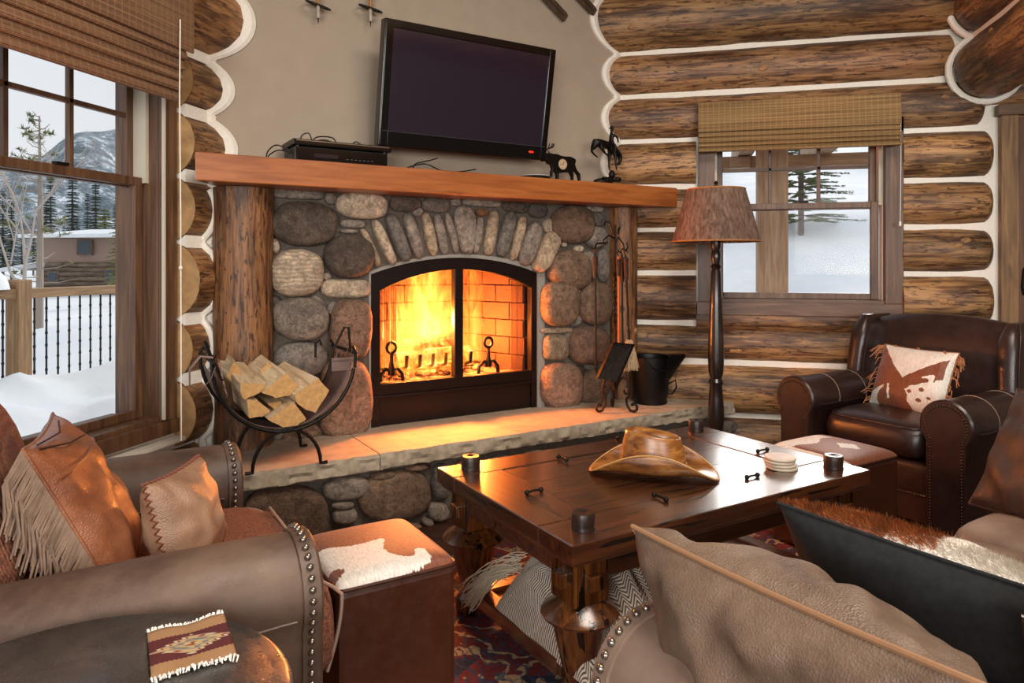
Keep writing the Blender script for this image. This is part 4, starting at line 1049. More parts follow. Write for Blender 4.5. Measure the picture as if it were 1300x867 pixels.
rim(A[0], A[3]); rim(A[1], A[2]); rim(A[0], A[1])
obj('shovel_pan', pan, plain('sooty_steel', '#2a211c', .5, .5, bump=.3, bs=30, var=.4), sh, smooth=0)
br, _ = tool('hearth_brush', 'hearth brush with pale straw bristles on the right of the tool stand', 180, 180, 196, 550, .0, .28)
bm_ = MB(); 
for i in range(260):
    a = R_.uniform(-1, 1); b = R_.uniform(-1, 1); p0 = Vector((a*.018, b*.012, R_.uniform(-.01, .02))); p1 = Vector((a*.06+R_.uniform(-.006, .006)+.0, b*.03, -.165+R_.uniform(-.01, .012)))
    bm_.tube([p0, p0.lerp(p1, .5)+Vector((a*.004, 0, 0)), p1], [.0026, .0026, .0016], 4)
tag(obj('bristles', bm_, plain('straw_bristle', '#b79c78', .8, var=.2), br), kind='stuff')
tg, _ = tool('fire_tongs', 'black iron tongs hanging behind the brush on the tool stand', 165, 175, 168, 640, .05, .25)
# coal scuttle
cu2, cv2 = on_z(838, 514, HZ)
SCU = uvthing('coal_scuttle', 'black metal coal scuttle with a spout standing on the right end of the hearth', 'coal scuttle', cu2, cv2+.09, HZ)
M_SCU = plain('matt_black_steel', '#0d0c0c', .42, .4)
obj('bucket', MB().lathe([(0, .0), (.105, 0), (.108, .01), (.104, .03), (.112, .05), (.125, .30), (.130, .305), (.122, .302), (.108, .05), (0, .03)], 32), M_SCU, SCU)
Rz = Matrix.Rotation(math.radians(-38), 3, 'Z')
sp_ = MB(); rings = []
for i in range(9):
    t = i/8; wdt = .10*(1-t)+.02*t; x = .09+t*.13
    rings.append([Rz @ Vector((x, wdt, .30+.02*t)), Rz @ Vector((x, wdt*.8, .27-.10*(1-t)+.03*t)), Rz @ Vector((x, 0, .25-.15*(1-t)+.045*t)), Rz @ Vector((x, -wdt*.8, .27-.10*(1-t)+.03*t)), Rz @ Vector((x, -wdt, .30+.02*t)), Rz @ Vector((x, -wdt*.7, .275-.08*(1-t)+.035*t)), Rz @ Vector((x, 0, .26-.14*(1-t)+.05*t)), Rz @ Vector((x, wdt*.7, .275-.08*(1-t)+.035*t))])
obj('spout', sp_.loft(rings), M_SCU, SCU)
obj('bail_handle', MB().tube([(-.12*math.cos(PI*i/14), -.11-.02*math.sin(PI*i/14), .285-.06*math.sin(PI*i/14)) for i in range(15)], .004, 6), M_IRON, SCU)
obj('side_handle', MB().tube([Rz @ Vector((.11, 0, .12)), Rz @ Vector((.16, 0, .15)), Rz @ Vector((.165, 0, .1)), Rz @ Vector((.14, 0, .06)), Rz @ Vector((.11, 0, .06))], .006, 6), M_IRON, SCU)
# ---------------------------------------------------------------- floor lamp
lu, lv = 3.21, 2.96
LP = uvthing('floor_lamp', 'dark turned wood floor lamp with a tapered bark shade, between hearth and brown armchair', 'floor lamp', lu, lv, FZ)
M_DKW = board('dark_turned_wood', 2, '#14100e', '#231a16', '#352823', .3, coat=.4)
obj('base', MB().lathe([(0, 0), (.165, 0), (.17, .02), (.15, .035), (.09, .045), (.05, .06), (.0, .06)], 32), M_DKW, LP)
pr = [(.03, .05), (.045, .07), (.05, .11), (.038, .2), (.024, .23), (.034, .25), (.024, .27), (.040, .30), (.046, .36), (.048, .42), (.042, .5), (.036, .58), (.044, .60), (.033, .62), (.043, .66), (.047, .74), (.044, .85), (.036, 1.05), (.030, 1.25), (.022, 1.27), (.033, 1.285), (.022, 1.30), (.028, 1.33), (.030, 1.36), (.022, 1.38), (.030, 1.40), (.028, 1.47), (.015, 1.49), (.012, 1.60)]
obj('pole', MB().lathe(pr, 24), M_DKW, LP)
k = NT('tree_bark'); n = k.noise(k.map((9, 9, 2.2)), 4.5, 6, .7, .8); n2 = k.noise(k.map((40, 40, 5)), 1.5, 4, .7)
k.col(k.ramp(k.math('ADD', k.math('MULTIPLY', n, .6), k.math('MULTIPLY', n2, .4)), [(.3, '#33211a'), (.45, '#6c5142'), (.6, '#957766'), (.72, '#b59a88')])); k.rough(.9); k.bump(k.math('ADD', n, n2), 1.0, .02); M_SHB = k.m
shm = MB(); rings = []
zz0, zz1 = 1.40-FZ, 1.712-FZ
for (r, z) in ((.252, zz0), (.255, zz0+.01), (.168, zz1-.005), (.165, zz1), (.160, zz1), (.246, zz0)):
    rings.append([(r*(1+.012*nz(a*9, z*6))*math.cos(a), r*(1+.012*nz(a*9, z*6))*math.sin(a), z) for a in [2*PI*j/64 for j in range(64)]])
SHD = obj('lamp_shade', shm.loft(rings, loop=True, cap=False), M_SHB, LP, smooth=60)
M_STCH = plain('shade_stitching', '#a5703c', .7, bump=.5, bs=80, var=.3)
for r, z in ((.254, zz0+.004), (.166, zz1)): 
    obj('stitched_rim', MB().tube([(r*math.cos(a), r*math.sin(a), z+.002*math.sin(a*50)) for a in [2*PI*j/100 for j in range(100)]], .005, 6, closed=True), M_STCH, SHD)
obj('harp', MB().tube([(.0, 0, 1.58), (.16, 0, zz1-.02)], .003, 5).tube([(0, 0, 1.58), (-.16, 0, zz1-.02)], .003, 5).tube([(0, 0, 1.58), (0, 0, zz1+.015)], .004, 5), M_IRON, LP)
obj('finial', MB().lathe([(.004, 0), (.012, .01), (.008, .02), (.014, .032), (0, .045)], 12, (0, 0, zz1+.01)), M_DKW, LP)
obj('switch', MB().ell((.03, -.02, 1.44), (.012, .006, .006), 8, 5), M_IRON, LP)
# ---------------------------------------------------------------- furniture
M_TBL = board('table_wood', 0, '#2a150c', '#42210f', '#5e3318', .33, coat=1, gouge=1)
M_TBLY = board('table_wood_cross', 1, '#2a150c', '#4a2612', '#68391b', .33, coat=1, gouge=1)
M_TLEG = board('table_leg_wood', 2, '#2c1509', '#512c12', '#7a4a20', .25, coat=.5, gouge=1)
M_PEG = plain('dark_peg', '#2a1b15', .38, var=.3)
tu_, tv_ = 1.826, 1.996
CT = uvthing('coffee_table', 'distressed dark wood coffee table with turned legs in the middle of the room', 'table', tu_, tv_, FZ)
Z = lambda z: z-FZ
hx_, hy_ = .687, .434; bw = .2; tz1 = Z(.5); tz0 = Z(.445)
obj('top_board', bx(-hx_, hx_, hy_-.145, hy_, tz0, tz1), M_TBL, CT, smooth=0, bevel=.004)
obj('top_board', bx(-hx_, hx_, -hy_, -hy_+.17, tz0, tz1), M_TBL, CT, smooth=0, bevel=.004)
obj('end_board', bx(-hx_, -hx_+.20, -hy_+.173, hy_-.148, tz0, tz1), M_TBLY, CT, smooth=0, bevel=.004)
obj('end_board', bx(hx_-.20, hx_, -hy_+.173, hy_-.148, tz0, tz1), M_TBLY, CT, smooth=0, bevel=.004)
yy = [-hy_+.173, -.075, .10, hy_-.148]
for a, b in zip(yy, yy[1:]): obj('top_board', bx(-hx_+.203, hx_-.203, a, b-.001, tz0, tz1-.003), M_TBL, CT, smooth=0, bevel=.002)
ap = MB()
ap.box(-hx_+.04, hx_-.04, hy_-.09, hy_-.05, Z(.36), tz0); ap.box(-hx_+.04, hx_-.04, -hy_+.05, -hy_+.09, Z(.36), tz0)
ap.box(-hx_+.05, -hx_+.09, -hy_+.09, hy_-.09, Z(.36), tz0); ap.box(hx_-.09, hx_-.05, -hy_+.09, hy_-.09, Z(.36), tz0)
obj('apron', ap, M_TBL, CT, smooth=0, bevel=.004)
obj('moulding', MB().box(-hx_+.012, hx_-.012, -hy_+.012, hy_-.012, Z(.43), tz0-.0005), M_TBL, CT, smooth=0, bevel=.005)
lx, ly = .585, .33
for sx_ in (-1, 1):
    for sy_ in (-1, 1):
        x, y = sx_*lx, sy_*ly
        obj('peg', MB().lathe([(0, 0), (.035, 0), (.036, .004), (.034, .010), (.035, .014), (.035, .044), (.032, .050), (.012, .051), (.008, .048), (0, .048)], 24, (sx_*(hx_-.10), sy_*(hy_-.085), tz1)), M_PEG, CT)
        L = obj('leg', MB().lathe([(0, .0), (.052, .0), (.066, .02), (.07, .045), (.06, .068), (.042, .085), (.044, .10), (.052, .12), (.078, .235), (.084, .262), (.088, .27), (.112, .278), (.116, .286), (.108, .296), (.072, .318), (.058, .33), (0, .33)], 32, (x, y, 0)), M_TLEG, CT)
        obj('block', MB().box(x-.062, x+.062, y-.062, y+.062, .325, Z(.432)), M_TLEG, L, smooth=0, bevel=.006)
        ten = MB(); c_ = (.325+Z(.432))/2; ten.box(x-.024, x+.024, y-.085, y+.085, c_-.022, c_+.022); ten.box(x-.085, x+.085, y-.024, y+.024, c_-.022, c_+.022)
        obj('tenon', ten, M_TLEG, L, smooth=0, bevel=.004)
obj('shelf', bx(-.60, .60, -.22, .22, .085, .11), M_TBL, CT, smooth=0, bevel=.003)
for sy_ in (-1, 1): obj('shelf_rail', bx(-.62, .62, sy_*.25-.03, sy_*.25+.03, .075, .125), M_TBL, CT, smooth=0, bevel=.004)
for sx_ in (-1, 1): obj('shelf_rail', bx(sx_*.60-.03, sx_*.60+.03, -.27, .27, .075, .125), M_TBLY, CT, smooth=0, bevel=.004)
for (px, py, ax) in ((678, 626, 0), (714, 584, 1), (838, 634, 1), (955, 607, 0), (968, 574, 0), (790, 560, 1)):
    u, v = on_z(px, py, .5); x, y = u-tu_, v-tv_
    ca, sa = (1, 0) if ax == 0 else (0, 1)
    m = MB().tube([(x-.025*ca, y-.025*sa, tz1+.006), (x-.012*ca, y-.012*sa, tz1+.009), (x+.012*ca, y+.012*sa, tz1+.009), (x+.025*ca, y+.025*sa, tz1+.006)], .004, 8)
    m.ell((x-.028*ca, y-.028*sa, tz1+.008), (.009, .009, .009), 10, 7); m.ell((x+.028*ca, y+.028*sa, tz1+.008), (.009, .009, .009), 10, 7)
    obj('iron_clamp', m, M_IRON, CT)
# cowboy hat
k = NT('tooled_hat_leather'); n = k.noise(k.map((1, 2.2, 4)), 9, 5, .6, .8); n2 = k.noise(k.map(), 30, 3)
k.col(k.mix(k.ramp(n2, [(.58, 0.0), (.72, .7)]), k.ramp(n, [(.3, '#4a2710'), (.48, '#86511f'), (.7, '#b27c3c')]), '#3a1e0e')); k.rough(.36); k.bump(n, .2, .004); k.set('Coat Weight', .35); k.set('Coat Roughness', .25); M_HAT = k.m
ha, hb = on_z(749, 592, .51), on_z(913, 604, .51)
hc = ((ha[0]+hb[0])/2, (ha[1]+hb[1])/2); hl = math.hypot(hb[0]-ha[0], hb[1]-ha[1])/2; hr = math.atan2(hb[1]-ha[1], hb[0]-ha[0])
HT = uvthing('cowboy_hat', 'tan leather cowboy hat lying on the coffee table', 'hat', hc[0], hc[1]+.0, .5, hr)
def hatpt(th, q, part):
    c_, s_ = math.cos(th), math.sin(th); a0, b0 = .118, .086
    if part == 'brim':
        a1, b1 = hl, .19
        a = a0+(a1-a0)*q; b = b0+(b1-b0)*q
        roll = (abs(s_)**2.2)*q**1.6
        return (a*c_*(1-.0*q), b*s_*(1-.34*roll), .02+.078*roll-.016*(c_*c_)*q**1.2)
    z = q
    tp = .86-.10*z; bul = 1+.05*math.sin(z*PI)
    x = a0*c_*(1-.17*z)*bul-.0*z; y = b0*s_*(1-.22*z)*bul
    return (x, y, .02+.125*z*(1+.10*c_*(-1)*z))
NT_ = 56; rings = []
for i in range(13, -1, -1): rings.append([hatpt(2*PI*j/NT_, i/13, 'brim') for j in range(NT_)])
for i in range(1, 11): rings.append([hatpt(2*PI*j/NT_, i/10, 'crown') for j in range(NT_)])
for q in (.97, .9, .75, .55, .3, .02):
    ring = []
    for j in range(NT_):
        th = 2*PI*j/NT_; x, y, z = hatpt(th, 1.0, 'crown'); yq = y*q; xq = x*q
        crease = .035*math.exp(-(yq/.022)**2)*(1-q**4); z += .008*(1-q)*2-crease
        ring.append((xq, yq, z+.004*(1 if q > .8 else 0)))
    rings.append(ring)
obj('crown_and_brim', MB().loft(rings, cap=False), M_HAT, HT, smooth=80, solid=.0035, fixn=True)
obj('brim_edge', MB().tube([Vector(hatpt(2*PI*j/NT_, 1, 'brim')) for j in range(NT_)], .003, 6, closed=True), plain('pale_leather_edge', '#b98c54', .45), HT)
bnd = [[(p[0]*1.02, p[1]*1.02, z) for p in [hatpt(2*PI*j/NT_, (z-.02)/.14, 'crown') for j in range(NT_)]] for z in (.024, .048)]
obj('hat_band', MB().loft(bnd, cap=False), M_HAT, HT, solid=.003)
# coasters stack
M_CST = plain('pale_stone_coaster', '#c9bba8', .55, var=.12); cu_, cv_ = on_z(991, 594, .5)
for i in range(4):
    o = uvthing('coaster', ['pale round coaster, bottom of the stack on the coffee table', 'pale round coaster, second from the bottom of the stack', 'pale round coaster, third from the bottom of the stack', 'pale pink marbled round coaster, topmost of the stack'][i], 'coaster', cu_+R_.uniform(-.004, .004), cv_+R_.uniform(-.004, .004), .5005+i*.0115, group='coasters stacked on the coffee table')
    obj('disc', MB().lathe([(0, 0), (.055, 0), (.057, .003), (.057, .007), (.055, .0095), (0, .0095)], 32), M_CST, o)
    if i == 3: obj('picture', MB().lathe([(0, .0095), (.045, .0095), (.045, .0101), (0, .0101)], 28), plain('coaster_print', '#c4ab9c', .5, var=.25, bs=12), o)
# folded herringbone throw on the shelf
k = NT('herringbone_wool'); s_ = k.n('ShaderNodeSeparateXYZ'); k.l(k.tc.outputs['UV'], s_.inputs[0])
pp_ = k.n('ShaderNodeMath', operation='PINGPONG'); k.l(k.math('MULTIPLY', s_.outputs['X'], 24), pp_.inputs[0]); pp_.inputs[1].default_value = 1
fr_k = k.math('FRACT', k.math('ADD', k.math('MULTIPLY', s_.outputs['Y'], 58), k.math('MULTIPLY', pp_.outputs[0], 1.7)))
n = k.noise(k.map(), 60, 4); k.col(k.mix(k.ramp(k.math('ADD', fr_k, k.math('MULTIPLY', k.math('SUBTRACT', n, .5), .5)), [(.45, 0.0), (.55, 1.0)]), '#5c4b41', '#c4b9aa')); k.rough(.95); k.bump(k.math('ADD', n, fr_k), .5, .006); M_HB = k.m
BL = uvthing('throw_blanket', 'brown and cream herringbone wool throw heaped on the shelf of the coffee table', 'blanket', 1.40, 1.92, FZ+.11)
def blk(s, t):
    u = -.20+.40*s; v = -.33+.52*t
    e = max(0, 1-abs(2*s-1)**3)*max(0, 1-abs(2*t-1)**3)
    z = .29*e**.6*(.8+.35*nz(s*3.1, t*2.3, 5))+.035*abs(math.sin(s*7+3*t+nz(s*3, t*3)*2))*e
    return (u+.02*nz(s*4, t*4, 8), v+.02*nz(s*4, t*4, 2), max(.006, z))
obj('cloth', MB().grid(60, 60, blk, uv=True), M_HB, BL, smooth=170, fixn=False)
fg = MB()
for i in range(120):
    q = i/120; a = Vector((-.17+R_.uniform(-.02, .03), .05+.13*q, .20+R_.uniform(-.02, .04)-.09*q)); e = Vector((-.235+R_.uniform(-.03, .03), .30+R_.uniform(-.05, .04), .0+R_.uniform(-.03, .05)))
    m1 = a.lerp(e, .35)+Vector((-.03+R_.uniform(-.025, .025), R_.uniform(-.02, .02), .05+R_.uniform(-.02, .02))); m2 = a.lerp(e, .7)+Vector((-.02+R_.uniform(-.03, .03), R_.uniform(-.03, .03), .0+R_.uniform(-.015, .02)))
    P_ = [a, a.lerp(m1, .5), m1, m2, e]; cv_ = []
    for w_ in range(13):
        t = w_/12; cv_.append(a*(1-t)**3+m1*3*t*(1-t)**2+m2*3*t*t*(1-t)+e*t**3+Vector((.004*math.sin(t*9+i), .004*math.sin(t*7+i*2), .003*math.sin(t*8+i*3))))
    fg.tube(cv_, [.0016]*12+[.0008], 4)
tag(obj('fringe', fg, plain('cream_fringe', '#c2b49c', .9), BL), kind='stuff')
# ----- leather upholstery
M_BRN = leather('soft_brown_leather', '#443128', '#5d483b', '#766050', .5, 4, .2)
M_BRN2 = leather('taupe_leather', '#58463a', '#725d50', '#8c7667', .5, 4, .25)
M_CHO = leather('dark_chocolate_leather', '#261714', '#2f1e1a', '#3a2722', .33, 3, .12, coat=.25, wr=.25)
M_NAIL = plain('nailhead_metal', '#8f857a', .3, .9)
M_NAILD = plain('dark_nailhead', '#4a3828', .35, .8)
M_WELT = plain('pale_welt', '#9a8272', .6)
def arm_prof(yc, r, h, b, zb, n=18, k=1.0):
    zc = h-r; b_ = b; zj = zc-math.sqrt(max(0, r*r-b_*b_)); a0 = math.atan2(zj-zc, b_)
    pts = [(b_, zb), (b_, zb+(zj-zb)*.5)]
    for i in range(n+1):
        a = a0+(PI-2*a0)*i/n; pts.append((r*math.cos(a), zc+r*math.sin(a)))
    pts += [(-b_, zb+(zj-zb)*.5), (-b_, zb)]
    cy, cz = 0, zc
    return [(yc+p[0]*k, (p[1]-cz)*k+cz if p[1] > zb+.001 or k == 1 else zb+.01) for p in pts]
def arm(parent, name, x0, x1, yc, r, h, b, zb, m, m_nail, inner=False, welt=None, panel=None):
    P = arm_prof(yc, r, h, b, zb); rings = []; N = max(6, int((x1-x0)/.06))
    for i in range(N+1):
        x = x0+(x1-x0)*i/N; t = (x1-x)
        sc = 1-.05*math.exp(-(t/.02)**2); wv = lambda y, z: 1+.012*nz(x*5, y*4, z*4)
        rings.append([(x, yc+(y-yc)*sc*wv(y, z), (h-r)+(z-(h-r))*sc*wv(y, z) if z > zb+.001 else z) for y, z in P])
    a = obj(name, MB().loft(rings), m, parent, smooth=50)
    Q = arm_prof(yc, r*1.03, h+.003, b*1.05, zb)
    band_ = MB(); band_.loft([[(x1-.035, y, z) for y, z in Q], [(x1+.004, y, z) for y, z in Q], [(x1+.012, yc+(y-yc)*.93, (h-r)+(z-(h-r))*.93 if z > zb+.001 else z) for y, z in Q]])
    obj('arm_front', band_, panel or m, a, smooth=40)
    nl = MB(); path = arm_prof(yc, r*1.03, h+.003, b*1.05, zb, 30) if not inner else arm_prof(yc, r*.80, h-r*.2, b*.80, zb, 30)
    d = 0; last = None
    for (p, q) in zip(path, path[1:]):
        L = math.hypot(q[0]-p[0], q[1]-p[1]); t = 0; st_ = .024 if not inner else .014
        while d+L-t >= st_:
            t += st_-d; d = 0; y = p[0]+(q[0]-p[0])*t/L; z = p[1]+(q[1]-p[1])*t/L
            if inner: nl.ell((x1+.013, y, z), (.004, .0052, .0052), 8, 5)
            else:
                ny, nz_ = (q[1]-p[1])/L, -(q[0]-p[0])/L
                nl.ell((x1-.016, y+ny*.002, z+nz_*.002), (.0085, .0085, .0085), 8, 5)
            if t > L-1e-6: break
        d += L-t if t < L else 0
    tag(obj('nailheads', nl, m_nail, a), kind='stuff')
    if welt:
        wp = [(x0+(x1-.04-x0)*i/20, yc+sgn_*(r*1.0), h-r*1.05) for i in range(21)] if False else None
    for sd in (1, -1):
        wm = MB(); wm.tube([(x0+(x1-.05-x0)*i/24, yc+sd*r*1.014*math.cos(.22), h-r-r*math.sin(.22)*1.0-.002*math.sin(i)) for i in range(25)], .0035, 6)
        obj('seam', wm, m, a)
    return a
def cushion(mbw, x0, x1, y0, y1, z0, z1, crown=.02, wr=.006, seed=1, e=6, n=22):
    # rounded box cushion: superellipsoid-like
    mb = MB(); cx, cy, cz = (x0+x1)/2, (y0+y1)/2, (z0+z1)/2; ax, ay, az = (x1-x0)/2, (y1-y0)/2, (z1-z0)/2
    rings = []; K = 14
    for i in range(K+1):
        ph = -PI/2+PI*i/K; cp, sp = math.cos(ph), math.sin(ph)
        cr_ = math.copysign(abs(cp)**(2/e*.9), cp) if cp > 1e-6 else 0.0; sz = math.copysign(abs(sp)**(2/3.2), sp)
        ring = []
        for j in range(48):
            a = 2*PI*j/48; ca, sa = math.cos(a), math.sin(a)
            x = ax*math.copysign(abs(ca)**(2/e), ca)*max(cr_, .0); y = ay*math.copysign(abs(sa)**(2/e), sa)*max(cr_, .0)
            z = az*sz+crown*(1-(x/ax)**2)*(1-(y/ay)**2)*(1 if sz > 0 else 0)
            ring.append((cx+x+wr*nz(x*12, z*14, seed), cy+y+wr*nz(y*9, z*14, seed+3), cz+z+wr*nz(x*8, y*8, seed+6)))
        rings.append(ring)
    mb.loft(rings); return mb
def roundrect(x0, x1, y0, y1, z, r=.04, n=6):
    pts = []
    for cx, cy, a0 in ((x1-r, y1-r, 0), (x0+r, y1-r, PI/2), (x0+r, y0+r, PI), (x1-r, y0+r, 3*PI/2)):
        for i in range(n+1): a = a0+PI/2*i/n; pts.append((cx+r*math.cos(a), cy+r*math.sin(a), z))
    return pts
def cush_edge(x0, x1, y0, y1, z0, z1, e=6, f=.75, k=.93):
    cx, cy, cz = (x0+x1)/2, (y0+y1)/2, (z0+z1)/2; ax, ay, az = (x1-x0)/2, (y1-y0)/2, (z1-z0)/2
    return [(cx+ax*k*math.copysign(abs(math.cos(a))**(2/e), math.cos(a)), cy+ay*k*math.copysign(abs(math.sin(a))**(2/e), math.sin(a)), cz+az*f) for a in [2*PI*(j+.5)/96 for j in range(96)]]
# rust tweed
k = NT('rust_tweed'); n = k.noise(k.map((1, 1, 1)), 130, 4, .8); w1 = k.wave(k.map(), 60, 1.5, 2, 'X'); w2 = k.wave(k.map(), 60, 1.5, 2, 'Y')
c_ = k.mix(k.ramp(n, [(.4, 0.0), (.6, 1.0)]), '#3e2018', '#8a5038'); c_ = k.mix(k.math('MULTIPLY', k.math('MULTIPLY', w1, w2), .5), c_, '#a8795c')
k.col(c_); k.rough(.95); k.bump(k.math('ADD', n, w1), .5, .004); M_TWD = k.m
LC = uvthing('armchair', 'brown leather armchair with rust tweed seat and big nailheads, by the left window', 'armchair', 0, 2.17, FZ)
arm(LC, 'arm', -.46, .45, -.47, .128, Z(.635), .112, .05, M_BRN, M_NAIL)
arm(LC, 'arm', -.34, .45, .47, .125, Z(.635), .108, .05, M_BRN, M_NAIL)
obj('base', bx(-.42, .41, -.37, .37, .04, .30), M_BRN, LC, smooth=0, bevel=.02)
obj('seat_cushion', cushion(None, -.22, .53, -.34, .34, .30, Z(.485), .015, .004, 3), M_TWD, LC, smooth=170)
ft = MB(); ft.tube(cush_edge(-.22, .53, -.34, .34, .30, Z(.485)), .005, 6, closed=True); obj('piping', ft, M_WELT, LC)
obj('seat_front', cushion(None, .42, .545, -.48, .30, .26, Z(.478), .0, .004, 5, 4), M_TWD, LC, smooth=170)
obj('piping', MB().tube([(.54-.03*(1-math.sin(q*PI/20))-.0, -.473+.02*(1-math.sin(q*PI/20)), Z(.27)+.19*q/10) for q in range(11)]+[(.525, -.45, Z(.472)), (.50, -.40, Z(.478)), (.515, -.1, Z(.480)), (.515, .2, Z(.478))], .0045, 6), M_WELT, LC)
for sy_ in (-1, 1):
    for sx_ in (-.38, .38): obj('foot', MB().lathe([(0, 0), (.022, 0), (.03, .05), (0, .05)], 12, (sx_, sy_*.40, 0)), M_DKW, LC)
bk = cushion(None, -.50, -.26, -.44, .40, .25, Z(.94), .0, .006, 9, 5); obj('back', bk, M_BRN, LC, smooth=170)
bkc = MB(); bkc = cushion(None, -.10, .10, -.36, .36, -.25, .25, .0, .01, 12, 3.2); bkc_o = obj('back_cushion', bkc, M_TWD, LC, smooth=170, loc=(-.22, .0, Z(.70)), rot=(0, math.radians(-18), 0))
# ----- dark armchair
RC = uvthing('wingback_armchair', 'dark chocolate leather armchair with rolled arms and low wings, by the right log wall', 'armchair', 3.90, 2.15, FZ, PI)
def seg_arm(sy):
    a = arm(RC, 'arm', -.14, .50, sy*.405, .118, Z(.64), .088, .06, M_CHO, M_NAILD, inner=True)
    for xx in (.27, .02):
        P = arm_prof(sy*.405, .1185, Z(.6405), .089, .3, 18); obj('seam', MB().tube([(xx, y, z) for y, z in P[4:-4]], .002, 5), M_WELT, a)
    return a
seg_arm(-1); seg_arm(1)
def wing(sy):
    rings = []
    for i in range(11):
        t = i/10; z = Z(.52)+(Z(.965)-Z(.52))*t; xf = -.02-.07*t**2-.05*max(0, t-.8)*3; wd = .052*(1-.5*max(0, t-.85)/.15)
        ring = []
        for j in range(16):
            a = 2*PI*j/16; x = xf-.05+.05*math.cos(a) if math.cos(a) > 0 else xf-.05+.22*math.cos(a)*(1); ring.append((x, sy*(.415-.02*t)+wd*math.copysign(abs(math.sin(a))**.6, math.sin(a)), z))
        rings.append(ring)
    w_ = obj('wing', MB().loft(rings), M_CHO, RC, smooth=60, bevel=0)
    obj('welt', MB().tube([(r_[3][0]+.0, r_[3][1]+.004, r_[3][2]) for r_ in rings], .004, 6), M_CHO, w_)
    return w_
wing(-1); wing(1)
rings = []
for i in range(15):
    y = -.44+.88*i/14; q = 1-(y/.44)**2; top = Z(.935+.055*q); ring = []
    for (x, z) in ((-.18, Z(.30)), (-.10, Z(.42)), (-.13, Z(.6)), (-.17, Z(.8)), (-.20, top-.05), (-.225, top-.008), (-.26, top), (-.31, top-.01), (-.335, top-.05), (-.345, Z(.6)), (-.34, Z(.1))):
        ring.append((x, y, z))
    rings.append(ring)
obj('back', MB().loft(rings), M_CHO, RC, smooth=60, bevel=0)
obj('seat_cushion', cushion(None, -.14, .47, -.285, .285, .33, Z(.485), .02, .008, 21), M_CHO, RC, smooth=170)
obj('welt', MB().tube(cush_edge(-.14, .47, -.285, .285, .33, Z(.485)), .0045, 6, closed=True), M_CHO, RC)
obj('front_rail', cushion(None, .30, .46, -.33, .33, .17, .335, 0, .003, 22, 8), M_CHO, RC, smooth=170)
obj('base', bx(-.33, .44, -.46, .46, .045, .32), M_CHO, RC, smooth=0, bevel=.012)
obj('skirt', bx(.43, .455, -.33, .33, .05, .19), M_CHO, RC, smooth=0, bevel=.006)
nl = MB(); [nl.ell((.458, -.31+.0155*i, .182), (.003, .005, .005), 8, 5) for i in range(41)]
[nl.ell((.458, -.487, .07+.0155*i), (.003, .005, .005), 8, 5) for i in range(20)]
tag(obj('nailheads', nl, M_NAILD, RC), kind='stuff')
for sy_ in (-1, 1):
    obj('side_panel', bx(-.31, .42, sy_*.44-.02 if sy_ < 0 else sy_*.44, sy_*.44 if sy_ < 0 else sy_*.44+.02, .05, .42), M_CHO, RC, smooth=0, bevel=.008)
    for sx_ in (-.30, .40): obj('foot', MB().lathe([(0, 0), (.02, 0), (.03, .05), (0, .05)], 12, (sx_, sy_*.40, 0)), M_DKW, RC)
# ----- sofa
SF = uvthing('sofa', 'long taupe leather sofa with nailheads in the right foreground, its back to the camera', 'sofa', 1.93, .68, FZ, PI/2)
arm(SF, 'arm', -.45, .37, .985, .132, Z(.60), .112, .05, M_BRN2, M_NAIL)
arm(SF, 'arm', -.45, .52, -1.06, .135, Z(.615), .115, .05, M_BRN2, M_NAIL)
obj('base', bx(-.45, .46, -.95, .89, .04, .31), M_BRN2, SF, smooth=0, bevel=.02)
for a, b in ((-.93, -.31), (-.305, .275), (.28, .87)): obj('seat_cushion', cushion(None, -.2, .50, a, b, .30, Z(.485), .02, .005, int(a*10)), M_BRN2, SF, smooth=170)
obj('back', cushion(None, -.55, -.3, -1.0, .95, .2, Z(.86), 0, .004, 4, 8), M_BRN2, SF, smooth=170)
for sy_ in (-.95, .9):
    for sx_ in (-.4, .4): obj('foot', MB().lathe([(0, 0), (.022, 0), (.03, .05), (0, .05)], 12, (sx_, sy_, 0)), M_DKW, SF)
# ----- pillows
def basis(o, c, wd, up):
    X = W(*wd).normalized(); Zv = W(*up); Zv = (Zv-X*Zv.dot(X)).normalized(); Y = Zv.cross(X)
    M = Matrix((X, Y, Zv)).transposed().to_4x4(); M.translation = W(*c); o.matrix_world = M; return M
def pillow_mb(w_, h_, t_, wr=.012, seed=1, n=30, e=2.3, asym=0, cr=.07, hide=None):
    mb = MB(); vals = []
    for side in (1, -1):
        def fn(s, t):
            x, z = 2*s-1, 2*t-1
            X = w_/2*x*(1-cr*(1-z*z)); Zq = h_/2*z*(1-cr*(1-x*x))
            f = max(0, (1-abs(x)**e)*(1-abs(z)**e))**.52
            edge = (1-max(abs(x), abs(z)))
            wk = wr*(nz(x*2.5+seed, z*2.5, side*3)*1.1+.7*nz(x*7, z*3+seed, side)*math.exp(-edge*3))*min(1, edge*9)
            return (X, side*(t_/2*f*(1+asym*side))+wk*(1 if f > .05 else 0), Zq)
        mb.grid(n, n, fn)
        for i in range(n+1):
            for j in range(n+1): vals.append(hide(2*i/n-1, 2*j/n-1, side) if hide else 0)
    return mb, vals
def edge_path(w_, h_, cr=.07, n=14, y=0):
    P = []
    for k_ in range(4):
        for i in range(n):
            q = -1+2*i/n; x, z = [(q, -1), (1, q), (-q, 1), (-1, -q)][k_]
            P.append(Vector((w_/2*x*(1-cr*(1-z*z)), y, h_/2*z*(1-cr*(1-x*x)))))
    return P
